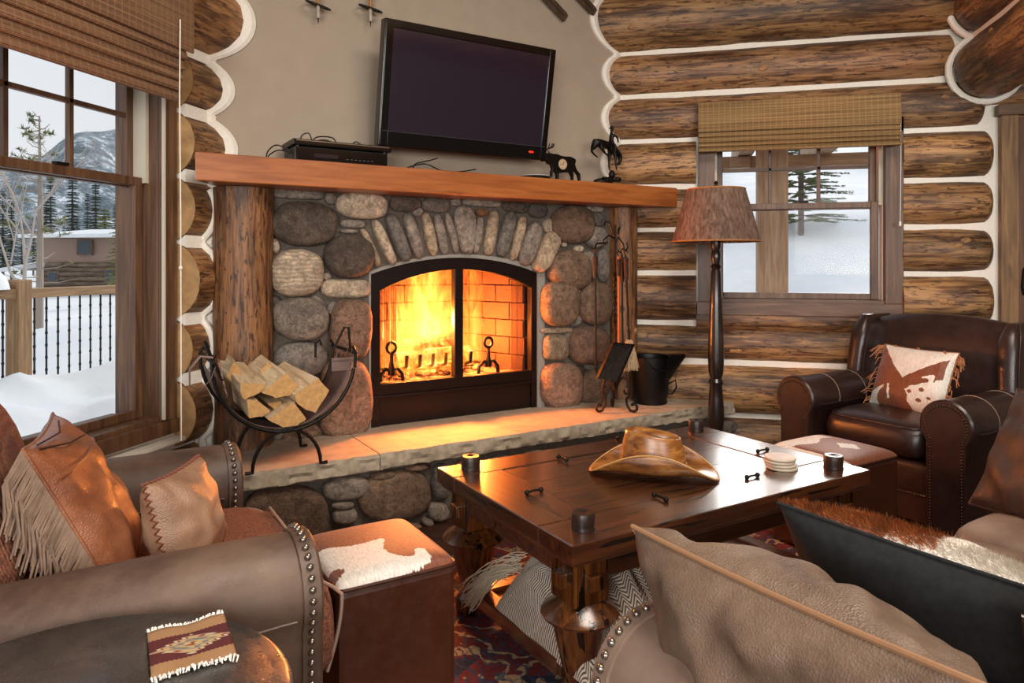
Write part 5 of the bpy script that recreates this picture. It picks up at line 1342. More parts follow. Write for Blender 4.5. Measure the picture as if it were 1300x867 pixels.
def pillow(name, lab, c, wd, up, w_, h_, t_, m, mp=None, pr=.005, **kw):
    o = thing(name, lab, 'pillow'); basis(o, c, wd, up)
    mb, vals = pillow_mb(w_, h_, t_, **kw)
    b = obj('cover', mb, m, o, smooth=170, attr=vals if kw.get('hide') else None)
    if mp: obj('piping', MB().tube(edge_path(w_*1.0, h_*1.0, kw.get('cr', .07)), pr, 8, closed=True), mp, o)
    return o
M_PIL = leather('cushion_taupe_leather', '#4f3e32', '#6d5949', '#87705f', .45, 5, .3, wr=.8)
M_PIP = plain('tan_piping', '#8f6a4c', .5, bump=.2, bs=40)
pillow('throw_pillow', 'large taupe leather pillow with tan piping leaning over the near sofa arm', (1.03, .75, .575), (-.03, 1, 0), (-.50, 0, .87), .62, .42, .30, M_PIL, M_PIP, .0055, wr=.034, seed=4, n=60, e=2.2, cr=.06)
M_DPL = leather('umber_leather', '#2e211d', '#3d2d28', '#54423b', .5, 4, .2, wr=.4)
M_HIDE = hide_mat('cowhide', '#8a4824', '#5c2e17', '#e6e0d6')
M_SUE = plain('black_suede', '#1c1e20', .9, bump=.15, bs=60, var=.35)
def two_sided(x, z, side): return 0
cp = pillow('cowhide_pillow', 'cowhide pillow with black suede back behind the large taupe pillow', (1.525, .79, .55), (-.02, 1, 0), (-.62, 0, .80), .62, .40, .24, M_HIDE, M_SUE, .004, wr=.012, seed=9, n=44, e=2.2, cr=.04,
   hide=lambda x, z, s: (.9 if x < -.15+.35*z else .1))
cv = [o for o in cp.children if o.name.startswith('cover')][0]; cv.data.materials.append(M_SUE)
for p in cv.data.polygons:
    if p.center.y > 0.0005: p.material_index = 1
obj('zip_pull', MB().tube([(.0, .09, .06), (.0, .098, .03), (.005, .096, .0)], .004, 6), M_IRON, cp)
# fur fringe along the hide's top edge
def fur(parent, pts_fn, n, L, m, spread=.01, lift=(0, -1, .2), seed=3):
    rr = random.Random(seed); mb = MB()
    for _ in range(n):
        p, d = pts_fn(rr); d = (d+Vector((rr.uniform(-.5, .5), rr.uniform(-.3, .3), rr.uniform(-.3, .3)))).normalized(); l = L*rr.uniform(.6, 1.2)
        sd = d.cross(Vector((rr.random(), rr.random(), rr.random()))).normalized()*.0011
        b = len(mb.v); mb.v += [p-sd, p+sd, p+d*l*.6+Vector((0, 0, -.002)), p+d*l+Vector((0, 0, -.006))]; mb.f += [(b, b+1, b+2), (b+2, b+3, b)]
    return mb
M_FUR = plain('brown_fur', '#a2602f', .7, var=.4, bs=30); M_FURW = plain('white_fur', '#e2dace', .7, var=.1)
def top_pts(xr):
    def f(rr):
        x = rr.uniform(*xr); z = rr.uniform(.80, 1.0); 
        X = .31*x*(1-.04*(1-z*z)); Zq = .20*z*(1-.04*(1-x*x)); ff = max(0, (1-abs(x)**2.2)*(1-abs(z)**2.2))**.52
        return Vector((X, -.12*ff+.002, Zq)), Vector((.5, -.35, .55))
    return f
tag(obj('fur', fur(cp, top_pts((-.12, .98)), 5200, .022, M_FUR), M_FUR, cp, smooth=0, fixn=False), kind='stuff')
tag(obj('fur', fur(cp, top_pts((-.98, -.12)), 4200, .018, M_FURW, seed=8), M_FURW, cp, smooth=0, fixn=False), kind='stuff')
pillow('leather_pillow', 'dark brown leather pillow on the far end of the sofa, at the right edge', (2.53, .97, .66), (.35, 1, 0), (.5, .1, .85), .46, .42, .17, M_DPL, M_DPL, .005, wr=.015, seed=14, n=36)
pillow('tan_pillow', 'mottled tan leather pillow in the bottom right corner of the picture', (1.30, .36, .56), (-.3, 1, 0), (-.2, 0, .9), .34, .36, .14, M_HAT, M_CHO, .005, wr=.012, seed=19, n=30)
# left chair pillows
M_COG = leather('cognac_leather', '#5f3421', '#854e31', '#a56b49', .34, 5, .3, coat=.25, wr=.5)
fp = pillow('fringed_pillow', 'cognac leather pillow with long suede fringe on the left armchair', (.0, 2.08, .665), (.10, 1, 0), (-.44, 0, .9), .42, .44, .17, M_COG, M_COG, .004, wr=.014, seed=23, n=44)
fg = MB()
for i in range(170):
    q = i/170; e0 = Vector((-.208*(1-.07*(1-(2*q-1)**2)), .0, .22-.40*q)); 
    if q < .2: e0 += Vector((0, 0, .0))
    l = R_.uniform(.13, .19); d = Vector((-.25+R_.uniform(-.12, .12), .55+R_.uniform(-.1, .1), -.75))
    e = e0+d.normalized()*l; mid = e0.lerp(e, .4)+Vector((-.022, .012, .012))
    fg.tube([e0, mid, e0.lerp(e, .75)+Vector((R_.uniform(-.006, .006), 0, 0)), e], [.0032, .0032, .003, .0022], 4)
tag(obj('fringe', fg, plain('taupe_suede_fringe', '#7d6655', .9, var=.2), fp), kind='stuff')
obj('tie', MB().tube([(-.18, -.02, .21), (-.08, -.05, .20), (.02, -.04, .215)], .0022, 5).tube([(-.18, -.02, .2), (-.10, -.06, .17), (-.02, -.08, .16)], .0022, 5), plain('dark_thong', '#2c1c16', .6), fp)
obj('seam', MB().tube([Vector((x*.21, -.086*max(0, (1-abs(x)**2.3)*(1-.55**2.3))**.52-.003, .22*.55)) for x in [-.95+1.9*i/20 for i in range(21)]], .003, 6), M_COG, fp)
M_TAN = leather('tan_leather', '#7a5b45', '#957259', '#ac8a70', .42, 6, .3, wr=.5)
lp_ = pillow('small_laced_pillow', 'small tan leather pillow with laced edges beside the fringed pillow', (.225, 2.03, .60), (.55, .8, 0), (-.35, -.1, .9), .27, .27, .16, M_TAN, None, wr=.01, seed=31, n=34)
lcm = MB(); EP = edge_path(.272, .272, .07, 30)
lcm.tube([p+Vector((0, -.008 if i % 2 else .006, 0)) for i, p in enumerate(EP)], .0035, 5, closed=True)
obj('lacing', lcm, plain('rust_lace', '#6e3a24', .6), lp_)
# pillow on the wingback
def wingpil(x, z, s):
    if s > 0: return 0
    # seen from the front x runs from right to left of the picture
    X = x
    l1 = z-(1-(X+.95)*1.105); l2 = z-(.88*X-.05); l3 = z-(.55*X-.05)
    if l1 > 0 and l2 > 0: return 1.1
    if l1 <= 0 and l3 > 0: return -.2
    n_ = .18*nz(X*4, z*4, 2)
    if X > -.05 and l2 <= 0:
        if l2 > -.42+n_*1.5-.25*(X > .75): return -.05 if X < .9 else .9
        for (a, b, c) in ((.35, -.15, .05), (.55, -.3, .06), (.25, -.42, .055), (.5, -.62, .06), (.72, -.5, .05), (.8, -.72, .05)):
            if (X-a)**2+(z-b)**2 < c*c: return .1
        return .95 if X > .12+n_+(-.4-z)*.3 else .1
    if X < -.62+n_: return .95
    if abs(X+.35+.1*(z+.5)) < .035 and -.75 < z < -.3: return .9
    return .05
wpil = pillow('fringed_cowhide_pillow', 'brown and white patchwork cowhide pillow with tan fringe on the dark armchair', (3.80, 2.13, .645), (-.16, -1, 0), (.36, 0, .93), .44, .36, .15, M_HIDE, M_PIP, .004, wr=.008, seed=41, n=80, hide=wingpil, cr=.05)
fg = MB()
for i in range(64):
    sd = -1 if i % 2 else 1; q = R_.random(); e0 = Vector((sd*.21*(1-.05*(1-(2*q-1)**2)), 0, .17-.34*q)); 
    if i < 26: e0 = Vector((sd*.215, 0, .165+R_.uniform(-.03, .01)))
    d = Vector((sd*R_.uniform(.4, 1), R_.uniform(-.4, 0), -R_.uniform(.3, 1))).normalized(); l = R_.uniform(.05, .09); e = e0+d*l
    fg.tube([e0, e0.lerp(e, .5)+Vector((sd*.012, 0, .012)), e], [.003, .003, .002], 4)
for x in (-.16, -.02, .13):
    for j in range(3): fg.tube([(x+j*.006, 0, .172), (x+.012+j*.006, -.012, .178), (x+.03+j*.004, -.02, .158)], [.003, .003, .002], 4)
tag(obj('fringe', fg, plain('tan_suede_fringe', '#a06a44', .85, var=.2), wpil), kind='stuff')
# ----- ottomans
def inside(poly, x, y):
    c = False; j = len(poly)-1
    for i in range(len(poly)):
        if (poly[i][1] > y) != (poly[j][1] > y) and x < (poly[j][0]-poly[i][0])*(y-poly[i][1])/(poly[j][1]-poly[i][1])+poly[i][0]: c = not c
        j = i
    return c
M_SAD = leather('saddle_leather', '#36190e', '#42200f', '#4f2a18', .34, 2, .08, coat=.2)
def ottoman(lab, u, v, hu, hv, z1, hidef):
    o = uvthing('cowhide_ottoman', lab, 'ottoman', u, v, FZ)
    obj('side_leather', bx(-hu, hu, -hv, hv, .02, Z(z1)-.03), M_SAD, o, smooth=0, bevel=.018)
    mb = MB(); vals = []; n = 60; rings = []
    def fn(s, t):
        x, y = 2*s-1, 2*t-1; f = (1-abs(x)**9)*(1-abs(y)**9)
        return (hu*1.0*x*(1-.02*abs(y)**8), hv*1.0*y*(1-.02*abs(x)**8), Z(z1)-.028+.028*max(0, f)**.45+.01*(1-x*x)*(1-y*y))
    mb.grid(n, n, fn)
    for i in range(n+1):
        for j in range(n+1): vals.append(hidef(2*i/n-1, 2*j/n-1))
    obj('hide_top', mb, M_HIDE, o, smooth=170, attr=vals, fixn=False)
    obj('piping', MB().tube(roundrect(-hu, hu, -hv, hv, Z(z1)-.028, .025), .005, 6, closed=True), M_SAD, o)
    for sx_ in (-1, 1):
        for sy_ in (-1, 1): obj('foot', MB().lathe([(0, 0), (.02, 0), (.022, .03), (0, .03)], 10, (sx_*(hu-.04), sy_*(hv-.04), 0)), M_DKW, o)
    return o
# white patch: traced as (x along the fireplace, y towards it)
def hide1(x, y):
    poly = [(-1.05, -.5), (-.75, -.62), (-.85, -.8), (-1.05, -.9), (-1.05, -1.05), (.62, -.95), (.60, -.55), (.46, -.55), (.36, -.80), (.05, -.62), (-.02, -.35), (.20, .02), (-.15, -.02), (-.45, .0), (-.7, .12), (-.9, .2), (-1.05, .12)]
    d = sum(1 for q in range(12) if inside(poly, x+.10*math.cos(q*2.4)*(q/12)**.5, y+.10*math.sin(q*2.4)*(q/12)**.5))/12
    if y > .955: d = .9
    return .14+.76*d
ottoman('square brown leather ottoman with brown and white cowhide top beside the left armchair', .725, 1.968, .17, .19, .455, hide1)
ottoman('low cowhide topped ottoman in front of the dark armchair, mostly hidden by the coffee table', 2.93, 2.0, .18, .20, .44, lambda x, y: .9 if (y > .12*math.sin(x*5)+.35 and x < .6) or x < -.9 or abs(x-.1)+abs(y+.3) < .3 else .1)
# ----- round side table
M_TOPL = leather('black_leather_top', '#262627', '#383838', '#52504e', .28, 7, .15, coat=.6, wr=.15)
su2, sv2 = -.03, 1.235
STB = uvthing('side_table', 'round black leather topped side table in the bottom left corner', 'side table', su2, sv2, FZ)
tz = Z(.60)
obj('top', MB().lathe([(0, tz-.045), (.30, tz-.045), (.322, tz-.038), (.33, tz-.024), (.328, tz-.010), (.318, tz-.002), (.302, tz-.004), (.296, tz), (0, tz)], 64), M_TOPL, STB, smooth=60)
obj('apron', MB().lathe([(.27, tz-.12), (.29, tz-.12), (.29, tz-.044), (.27, tz-.044)], 48), M_DKW, STB)
for i in range(4):
    a = PI/4+i*PI/2; obj('leg', MB().tube([(.26*math.cos(a), .26*math.sin(a), tz-.05), (.255*math.cos(a), .255*math.sin(a), .3), (.28*math.cos(a), .28*math.sin(a), 0)], [.028, .02, .016], 10), M_DKW, STB)
# woven mat
k = NT('kilim_weave'); s_ = k.n('ShaderNodeSeparateXYZ'); k.l(k.tc.outputs['UV'], s_.inputs[0]); x, y = s_.outputs['X'], s_.outputs['Y']
st_ = k.math('ADD', y, k.math('MULTIPLY', k.math('SUBTRACT', k.math('PINGPONG', k.math('MULTIPLY', x, 18), .5), .25), .035))
base = k.ramp(st_, [(0, '#c09468'), (.22, '#66262a'), (.76, '#c09468')], 'CONSTANT')
dd = k.math('ADD', k.math('MULTIPLY', k.math('ABSOLUTE', k.math('SUBTRACT', x, .52)), .55), k.math('MULTIPLY', k.math('ABSOLUTE', k.math('SUBTRACT', y, .49)), 1.35))
zig = k.math('ADD', dd, k.math('MULTIPLY', k.math('PINGPONG', k.math('ADD', k.math('MULTIPLY', y, 16), k.math('MULTIPLY', x, 3)), .5), .12))
c_ = k.ramp(zig, [(0, '#a0483a'), (.07, '#dcc08a'), (.14, '#8f9088'), (.20, '#dcc08a'), (.255, '#a4423a'), (.28, '#e0d2b0'), (.315, '#66262a')], 'CONSTANT')
msk = k.ramp(zig, [(0, 1.0), (.325, 0.0)], 'CONSTANT')
wv = k.wave(k.map(src='UV'), 28, 1, 1, 'X'); cc = k.mix(msk, base, c_); cc = k.mix(k.math('MULTIPLY', wv, .22), cc, '#2e1512'); k.col(cc); k.rough(.95); k.bump(k.math('ADD', wv, k.noise(k.map(), 300, 2)), .6, .003); M_KIL = k.m
q4 = [on_z(px, py, .607) for px, py in ((192, 860), (300, 829), (284, 779), (187, 803))]
mc = (sum(p[0] for p in q4)/4, sum(p[1] for p in q4)/4)
KM = uvthing('woven_mat', 'small red and tan woven mat with white fringe on the side table', 'mat', mc[0], mc[1], .6005)
def kf(s, t):
    a = Vector(q4[0]).lerp(Vector(q4[1]), s); b = Vector(q4[3]).lerp(Vector(q4[2]), s); p = a.lerp(b, t); return (p.x-mc[0], p.y-mc[1], .004+.0025*nz(s*3, t*3, 4)+.002*math.sin(s*9)*t)
mk = MB().grid(24, 16, kf, uv=True); obj('weave', mk, M_KIL, KM, smooth=170, solid=.004, fixn=False)
fg = MB()
for t in (0, 1):
    for i in range(46):
        s = (i+.5)/46; p = Vector(kf(s, t)); q = Vector(kf(s, .5)); d = (p-q).normalized(); l = R_.uniform(.004, .010) if 2 < i < 43 else R_.uniform(.012, .022)
        fg.tube([p, p+d*l*.5+Vector((R_.uniform(-.003, .003), R_.uniform(-.003, .003), .004)), p+d*l+Vector((R_.uniform(-.004, .004), R_.uniform(-.004, .004), -.001))], [.0016, .0018, .0012], 4)
tag(obj('fringe', fg, plain('white_yarn', '#ddd8cf', .9), KM), kind='stuff')
# ----- woven wood blinds
def woven(name, axis, c1_, c2_, c3_):
    k = NT(name); v = k.map(); w1 = k.wave(v, 62, .6, 1, 'Z', 2); sc_ = [12, 12, 160]; sc_[axis] = 1.2
    n = k.noise(k.map(tuple(sc_)), 1.2, 3, .6); th_ = k.wave(v, 9, .3, 0, 'XYZ'[axis])
    c = k.ramp(n, [(.3, c1_), (.5, c2_), (.7, c3_)]); c = k.mix(k.math('MULTIPLY', w1, .45), c, c1_); c = k.mix(k.ramp(th_, [(.9, 0.0), (.97, .35)]), c, c3_)
    k.col(c); k.rough(.7); k.bump(w1, .5, .004); k.set('Transmission Weight', 0); return k.m
M_BLR = woven('woven_wood_x', 0, '#6b5030', '#967448', '#bd9a6a'); M_BLL = woven('woven_wood_y', 1, '#5a3e2b', '#856246', '#a8835f')
RB = thing('roman_blind', 'woven bamboo roman blind drawn up over the right window', 'blind', (.684, 4.80, 2.0))
obj('valance', MB().loft([[(xx, -.022, .322), (xx, -.038, .13), (xx, -.030, .13), (xx, -.006, .322)] for xx in (-.602, .602)]), M_BLR, RB, smooth=0)
for i, (z0, z1, y) in enumerate(((.098, .15, -.012), (.062, .11, -.022), (.034, .075, -.030), (.0, .045, -.030))):
    obj('fold', MB().loft([[(xx, .0, z1), (xx, -.030-.006*i, z0+.012), (xx, -.030-.006*i, z0), (xx, -.0, z0), (xx, .012, z1)] for xx in (-.60, .60)]), M_BLR, RB, smooth=0)
obj('head_rail', bx(-.60, .60, .0, .04, .29, .32), M_TRIMX, RB, smooth=0)
obj('cord', MB().tube([(.603, -.015, .2), (.604, -.012, -.1), (.60, -.012, -.47)], .002, 5).lathe([(.0, 0), (.008, .005), (.006, .03), (0, .032)], 10, (.60, -.012, -.5)), M_CHINK, RB)
yv, zv = on_X(246, 68, -2.09); yf2, zf = on_X(225, 130, -2.15)
LB = thing('roman_blind', 'large woven brown roman blind over the left window, its stacked folds in shade', 'blind', (-2.15, 2.0, zf))
Ye = yv-2.0; Yf = yf2-2.0
obj('valance', bx(.052, .062, -1.0, Ye, zv-zf, zv-zf+.62), M_BLL, LB, smooth=0)
for i in range(6):
    z0 = .0+.045*i; x = .0+.009*i
    obj('fold', MB().loft([[(x, yy_, z0+.07), (x+.018, yy_, z0+.008), (x+.012, yy_, z0), (x, yy_, z0), (x-.016, yy_, z0+.07)] for yy_ in (-1.0, Yf)]), M_BLL, LB, smooth=0)
obj('backing', bx(-.03, .04, -1.0, Yf-.004, .2, zv-zf+.60), M_BLL, LB, smooth=0)
zc0 = on_X(229, 560, -2.07)[1]-zf; yc0 = on_X(228, 300, -2.07)[0]-2.0
obj('cord', MB().tube([(.075, yc0+.01, .33), (.08, yc0, .0), (.082, yc0+.004, -.5), (.08, yc0+.01, zc0)], .0028, 5).ell((.082, yc0+.004, -.72), (.008, .008, .01), 8, 5), M_CHINK, LB)
# ---------------------------------------------------------------- outdoors
k = NT('snow'); n = k.noise(k.map(), 1.2, 5, .6); k.col(k.ramp(n, [(.3, '#dde2e7'), (.7, '#eeefee')])); k.rough(.85); k.bump(n, .25, .08); M_SNOW = k.m
M_DECK = board('deck_wood', 1, '#7a5a3c', '#9a7650', '#b8946a', .6); M_DECKZ = board('deck_post_wood', 2, '#7a5a3c', '#98744e', '#b48e62', .6)
M_BAL = plain('black_baluster', '#1a1614', .5, .3)
def ground(x, y):
    g = -.55+.10*nz(x*.25, y*.25, 3)
    if x < -6.2: g += max(0, min(1, (-6.2-x)/5))*.15*0
    # bank rising beyond the right window
    t = max(0, min(1, (y-6.5)/9)); s = max(0, min(1, (x+4)/5)); g += t*s*2.6+max(0, y-15)*.26*s
    # mound left of the chimney corner beyond the deck rail
    g += .9*math.exp(-((x+9.2)**2/7+(y-9.8)**2/9))*1.0
    return g
mb = MB(); xs = [-170, -110, -60, -40, -28, -20]+[-16+.5*i for i in range(60)]+[14, 16, 20, 28, 40, 60]; ys = [-30, -15, -8, -4, -3, -2]+[-1.5+.5*i for i in range(64)]+[32, 36, 42, 50, 65, 90, 130, 190]
o_ = 0
for x in xs:
    for y in ys:
        z = ground(x, y); 
        if -2.75 < x < 4.9 and -3 < y < 5.35: z = min(z, -.5)
        mb.v.append(Vector((x, y, z)))
NY = len(ys)
for i in range(len(xs)-1):
    for j in range(NY-1): a = i*NY+j; mb.f.append((a, a+NY, a+NY+1, a+1))
tag(obj('snow_ground', mb, M_SNOW, None, smooth=170), kind='structure')
# deck outside the left window
yp, zp0 = on_X(24, 470, -6.0)
dk = st(obj('deck', bx(-6.15, -2.55, -1.5, 8.6, -.16, -.06), M_DECK, smooth=0))
sm_ = MB().grid(40, 60, lambda s, t: (-6.12+3.56*s, -1.5+10.1*t, -.06+max(.0, .12+.16*nz(s*6, t*17, 2)+.05*nz(s*15, t*40, 2)+.20*math.exp(-((s-.12)/.14)**2)*(1+.6*nz(t*20, 4, 1)))*min(1, s*20, (1-s)*12+.1)))
tag(obj('deck_snow', sm_, M_SNOW, None, smooth=170), kind='structure')
RL = thing('deck_railing', 'wooden deck railing with thin black balusters outside the left window', 'railing', (-6.0, yp, -.06))
zt_ = on_X(90, 364, -6.0)[1]+.06
pt_ = on_X(22, 355, -6.0)[1]+.06
for yy_ in (0, -2.0, 2.1): obj('post', bx(-.075, .075, yy_-.075, yy_+.075, 0, pt_), M_DECKZ, RL, smooth=0, bevel=.01)
obj('top_rail', bx(-.06, .06, -2.2, 2.1, zt_-.09, zt_-.0), M_DECK, RL, smooth=0, bevel=.006)
obj('bottom_rail', bx(-.03, .03, -2.2, 2.1, .12, .20), M_DECK, RL, smooth=0, bevel=.006)
b0 = MB().tube([(0, 0, 0), (0, 0, zt_-.27)], .009, 6)
for q in range(1, 7): b0.ell((0, 0, (zt_-.27)*q/7), (.014, .014, .02), 6, 4)
pb = obj('baluster', b0, M_BAL, RL, loc=(0, .16, .19))
for i in range(1, 32):
    yy_ = .16+.13*i if i < 15 else -.16-.13*(i-15)
    if abs(yy_) > 2.05: continue
    c = pb.copy(); COL.objects.link(c); c.location = (0, yy_, .19)
def blob(name, lab, x, y, z, r, seed, cat='snow'):
    o = obj(name, MB().grid(20, 12, lambda s, t: (r[0]*math.cos(2*PI*s)*math.sin(PI*t/2)*(1+.2*nz(math.cos(2*PI*s)+seed, math.sin(2*PI*s), t)), r[1]*math.sin(2*PI*s)*math.sin(PI*t/2)*(1+.2*nz(math.cos(2*PI*s)+seed, math.sin(2*PI*s), t)), r[2]*math.cos(PI*t/2)*(1+.15*nz(s*5, t*3, seed)))), M_SNOW, None, smooth=170, loc=(x, y, z))
    tag(o, lab, cat); return o
0 and blob('snow_heap', 'rounded snow heap on the deck left of the railing post', -5.2, yp-.55, -.06, (.9, .8, .30), 2)
0 and blob('snow_heap', 'snow heap on the deck against the railing, right of the post', -5.6, yp+1.0, -.06, (.5, .6, .30), 5)
blob('snow_lump', 'snow lump sitting on the deck rail left of the post', -6.0, yp-.45, -.06+zt_, (.16, .36, .26), 7)
# neighbouring house
HX, HY = ray(100, 335).x*42, ray(100, 335).y*42
k = NT('house_stucco'); k.col('#a08678'); k.rough(.9); M_HS = k.m
M_HL = logwood('house_logs', 0, '#8f7a66', '#6f5c4c', '#4a3c30', .8, k1=.3)
ang = math.atan2(CY*1, CY) ; hang = YAW
HO = thing('neighbour_house', 'tan two storey house with a snow covered roof beyond the deck railing', 'house', (HX, HY, -1.2), hang)
px1 = 42/FPX
def hxx(px): return (px-100)*px1
def hz(py): return EYE+(HOR-py)*px1+1.2
obj('upper_wall', bx(hxx(55), hxx(190), 0, 8, hz(333), hz(300)), M_HS, HO, smooth=0)
for i in range(7): obj('log', MB().tube([(hxx(55), -.1, hz(372)+i*.28), (hxx(200), -.1, hz(372)+i*.28)], .15, 10), M_HL, HO)
obj('lower_wall', bx(hxx(56), hxx(198), .0, 8, 0, hz(334)), M_HL, HO, smooth=0)
for a, b, c, d in ((103, 118, 322, 306), (66, 76, 356, 346), (138, 148, 356, 344)):
    f = obj('window', bx(hxx(a)-.08, hxx(b)+.08, -.3, -.02, hz(c)-.08, hz(d)+.08), M_HL, HO, smooth=0); obj('pane', bx(hxx(a), hxx(b), -.32, -.30, hz(c), hz(d)), plain('dark_pane', '#39444e', .2) if 'dark_pane' not in bpy.data.materials else bpy.data.materials['dark_pane'], f, smooth=0)
obj('roof_eave', MB().prism([(hxx(44), hz(304)), (hxx(200), hz(304)), (hxx(200), hz(298)), (hxx(44), hz(300))], lambda a, b, d: (a, d, b), -1.2, -.9), M_HL, HO, smooth=0)
obj('roof_snow', MB().loft([[(hxx(42), -1.3, hz(303)), (hxx(205), -1.3, hz(302)), (hxx(205), -1.3, hz(297)), (hxx(42), -1.3, hz(299))], [(hxx(52), 5, hz(292)), (hxx(205), 5, hz(292)), (hxx(205), 5, hz(284)), (hxx(52), 5, hz(286))]]), M_SNOW, HO, smooth=0)
obj('porch_roof', MB().loft([[(hxx(20), -2.5, hz(346)), (hxx(60), -2.5, hz(343)), (hxx(60), -2.5, hz(339)), (hxx(20), -2.5, hz(343))], [(hxx(30), 1, hz(338)), (hxx(60), 1, hz(336)), (hxx(60), 1, hz(330)), (hxx(30), 1, hz(333))]]), M_SNOW, HO, smooth=0)
# mountains
k = NT('forested_mountain'); n = k.noise(k.map((1, 1, .8)), .11, 8, .85, 0); k.col(k.ramp(n, [(.44, '#5b666c'), (.53, '#87929a'), (.60, '#e4e9ee')])); k.rough(1); M_MT = k.m
def mtn(s, t):
    a = math.radians(-82+60*s); r = 260+240*t; h = 88*math.sin(min(1, t*1.25)*PI/2)*(.72+.30*nz(s*7, t*1.3, 3)+.10*nz(s*22, t*4, 1)); return (-math.sin(-a)*r*1, math.cos(a)*r, -4+h)
tag(obj('mountain', MB().grid(120, 14, mtn), M_MT, None, smooth=170), kind='structure')
# trees
M_TRK = plain('pine_trunk', '#6a5a50', .9, var=.3, bs=12); M_NDL = plain('pine_needles', '#6b7450', .8, var=.45, bs=3); M_NDD = plain('dark_pine_needles', '#39483a', .85, var=.4, bs=2); M_NDY = plain('yellow_green_needles', '#7f8450', .85, var=.3, bs=3)
def conifer_mb(h, r, nwh, per, seed, twig=6, z0f=.12, tri=.10, droop=.25, gap=.0):
    rr = random.Random(seed); fo = MB(); br_ = MB()
    for i in range(nwh):
        t = (i+rr.random()*.5)/nwh; z = h*(z0f+(1-z0f)*t); L = r*(1-t)**.75*rr.uniform(.75, 1.1)+.04*r
        for q in range(per):
            a = 2*PI*(q+rr.random()*.8)/per+i*1.3; l = L*rr.uniform(.55, 1.1)
            d = Vector((math.cos(a), math.sin(a), 0)); e = Vector((0, 0, z))+d*l+Vector((0, 0, -droop*l+.12*l*t))
            br_.tube([Vector((0, 0, z)), Vector((0, 0, z)).lerp(e, .5)+Vector((0, 0, .05*l)), e], [.012*h/6, .008*h/6, .004*h/6], 4, cap=False)
            for s in range(twig):
                f = .25+.75*(s+rr.random())/twig; p = Vector((0, 0, z)).lerp(e, f)+Vector((0, 0, .03*l))
                w2 = tri*h/6*rr.uniform(.7, 1.3)*(1.1-f*.4)
                sd = Vector((-d.y, d.x, 0)); 
                for sg in (-1, 1):
                    tip = p+sd*sg*w2*1.6+d*w2*1.1+Vector((0, 0, rr.uniform(-.5, .3)*w2)); b = len(fo.v)
                    fo.v += [p-d*w2*.3, p+d*w2*.4+Vector((0, 0, .2*w2)), tip]; fo.f.append((b, b+1, b+2))
                    b = len(fo.v); fo.v += [p+Vector((0, 0, .3*w2)), p+d*w2*.3-Vector((0, 0, .4*w2)), tip+Vector((0, 0, -.3*w2))]; fo.f.append((b, b+1, b+2))
    return fo, br_
def tree(lab, loc, h, r, nwh, per, seed, m, group=None, trunk_r=None, **kw):
    o = thing('conifer_tree', lab, 'tree', loc, 0, group); fo, b_ = conifer_mb(h, r, nwh, per, seed, **kw); tr_ = trunk_r or h*.016
    obj('foliage', fo, m, o, smooth=0, fixn=False); b_.tube([(0, 0, -.3), (0, 0, h*.5), (0, 0, h)], [tr_, tr_*.7, tr_*.1], 8); obj('trunk', b_, M_TRK, o); return o
d_ = ray(1017, 308); k_ = 14.0; tx, ty = d_.x*k_, d_.y*k_
tree('lone spruce tree on the snow slope outside the right window', (tx, ty, EYE+d_.z*k_), 6.5, 1.05, 46, 7, 5, M_NDL, None, .06, z0f=.06, tri=.05, twig=14, droop=.05)
def far(px, pyb, dist): d = ray(px, pyb); return (d.x*dist, d.y*dist, ground(d.x*dist, d.y*dist) if dist > 50 else EYE+d.z*dist)
base_far = tree('dark pine among the trees on the hillside behind the neighbour house', far(92, 300, 80), 13, 1.5, 34, 8, 11, M_NDD, 'pines behind the neighbour house', twig=7, tri=.075)
for i in range(16):
    px = -40+13.5*i+R_.uniform(-4, 4); dist = 72+(i*7 % 4)*19; c = copy_tree(base_far); c.location = far(px, 300, dist); c.location.z = -.55; s = R_.uniform(.6, .95); c.scale = (s, s, s*R_.uniform(.9, 1.3)); c.rotation_euler = (0, 0, R_.uniform(0, 6))
tree('bushy yellow green pine right behind the neighbour house roof', far(133, 300, 60), 6.6, 1.6, 22, 9, 17, M_NDY, None, twig=6, tri=.16)
tree('yellow green pine partly cut off by the window frame right of the neighbour house', far(153, 372, 30), 3.4, .9, 18, 8, 18, M_NDY, None, twig=6, tri=.13)
# near sparse pine on the left
P_ = thing('tall_pine', 'tall thin pine with sparse green tufts left of the neighbour house', 'tree', far(50, 395, 17)); hgt = 4.7
fo = MB(); tb = MB(); rr = random.Random(5); tb.tube([(0, 0, -.5), (.03, 0, hgt*.5), (0, 0, hgt)], [.09, .06, .015], 8)
for i in range(70):
    z = hgt*rr.uniform(.12, 1); a = rr.uniform(0, 2*PI); L = (1.15-z/hgt*.9)*rr.uniform(.5, 1.25); e = Vector((math.cos(a)*L, math.sin(a)*L, z+.15*L+rr.uniform(-.1, .1))); m_ = Vector((0, 0, z)).lerp(e, .5)+Vector((0, 0, -.05))
    tb.tube([(0, 0, z), m_, e], [.018, .012, .005], 4, cap=False)
    if rr.random() < .62:
        for s in range(34):
            p = Vector((0, 0, z)).lerp(e, rr.uniform(.6, 1.05)); d = Vector((rr.gauss(0, 1), rr.gauss(0, 1), rr.gauss(0, .6)+.3)).normalized()*rr.uniform(.08, .17); b = len(fo.v); sd = d.cross(Vector((0, 0, 1))).normalized()*.018
            fo.v += [p-sd, p+sd, p+d]; fo.f.append((b, b+1, b+2))
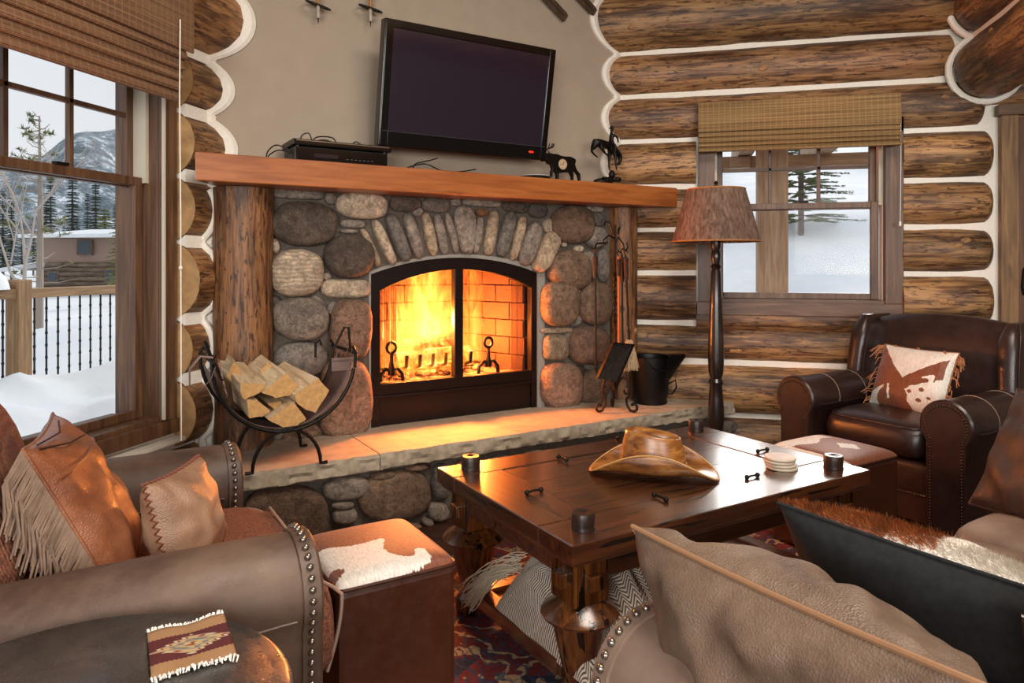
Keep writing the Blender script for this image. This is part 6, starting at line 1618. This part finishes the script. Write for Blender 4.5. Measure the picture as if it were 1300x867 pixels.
obj('trunk', tb, plain('pale_bark', '#9a8c80', .9), P_); obj('needles', fo, M_NDY, P_, smooth=0, fixn=False)
bt = MB(); rr = random.Random(9)
def grow(p, d, l, r, n):
    e = p+d*l; bt.tube([p, p.lerp(e, .5)+Vector((rr.uniform(-.03, .03),)*3)*l, e], [r, r*.8, r*.6], 4, cap=False)
    if n:
        for _ in range(3): grow(e if _ else p.lerp(e, .6), (d+Vector((rr.uniform(-.7, .7), rr.uniform(-.7, .7), rr.uniform(-.3, .4)))).normalized(), l*.72, r*.6, n-1)
grow(Vector((0, 0, -.5)), Vector((.05, 0, 1)), 1.5, .05, 5)
BT = thing('bare_tree', 'leafless pale tree in front of the sparse pine', 'tree', far(28, 400, 14)); obj('branches', bt, plain('bare_branch', '#b0a49a', .9), BT)
# porch outside the right window
M_PW = board('porch_wood', 2, '#8a6c54', '#a38468', '#b89a7e', .6); M_PWX = board('porch_beam', 0, '#8a6c54', '#a38468', '#b89a7e', .6)
xp0 = on_Y(970, 300, 6.3)[0]; xp1 = on_Y(1001, 300, 6.3)[0]
PP = thing('porch_post', 'square tan timber porch post outside the right window', 'post', ((xp0+xp1)/2, 6.4, -.55))
obj('post', bx(-(xp1-xp0)/2, (xp1-xp0)/2, -.1, .1, 0, 3.4), M_PW, PP, smooth=0, bevel=.01)
obj('trim_board', bx(-(xp1-xp0)/2-.05, -(xp1-xp0)/2, -.08, .08, 0, 3.4), M_PW, PP, smooth=0)
zb1 = on_Y(1040, 206, 6.3)[1]; zb2 = on_Y(1040, 194, 6.3)[1]
PB = thing('porch_beam', 'tan timber porch beam with light rafters outside the right window', 'beam', (0, 6.55, 0))
obj('beam', bx(-.6, 3.2, .0, .12, zb1, zb2+.03), M_PWX, PB, smooth=0)
for x in (-.2, .45, 1.1, 1.75, 2.4): obj('rafter', bx(x, x+.12, -.5, .9, zb2+.03, zb2+.20), M_PW, PB, smooth=0)
obj('bracket', bx(.38, .55, -.06, .0, zb1, zb2+.02), M_PWX, PB, smooth=0);
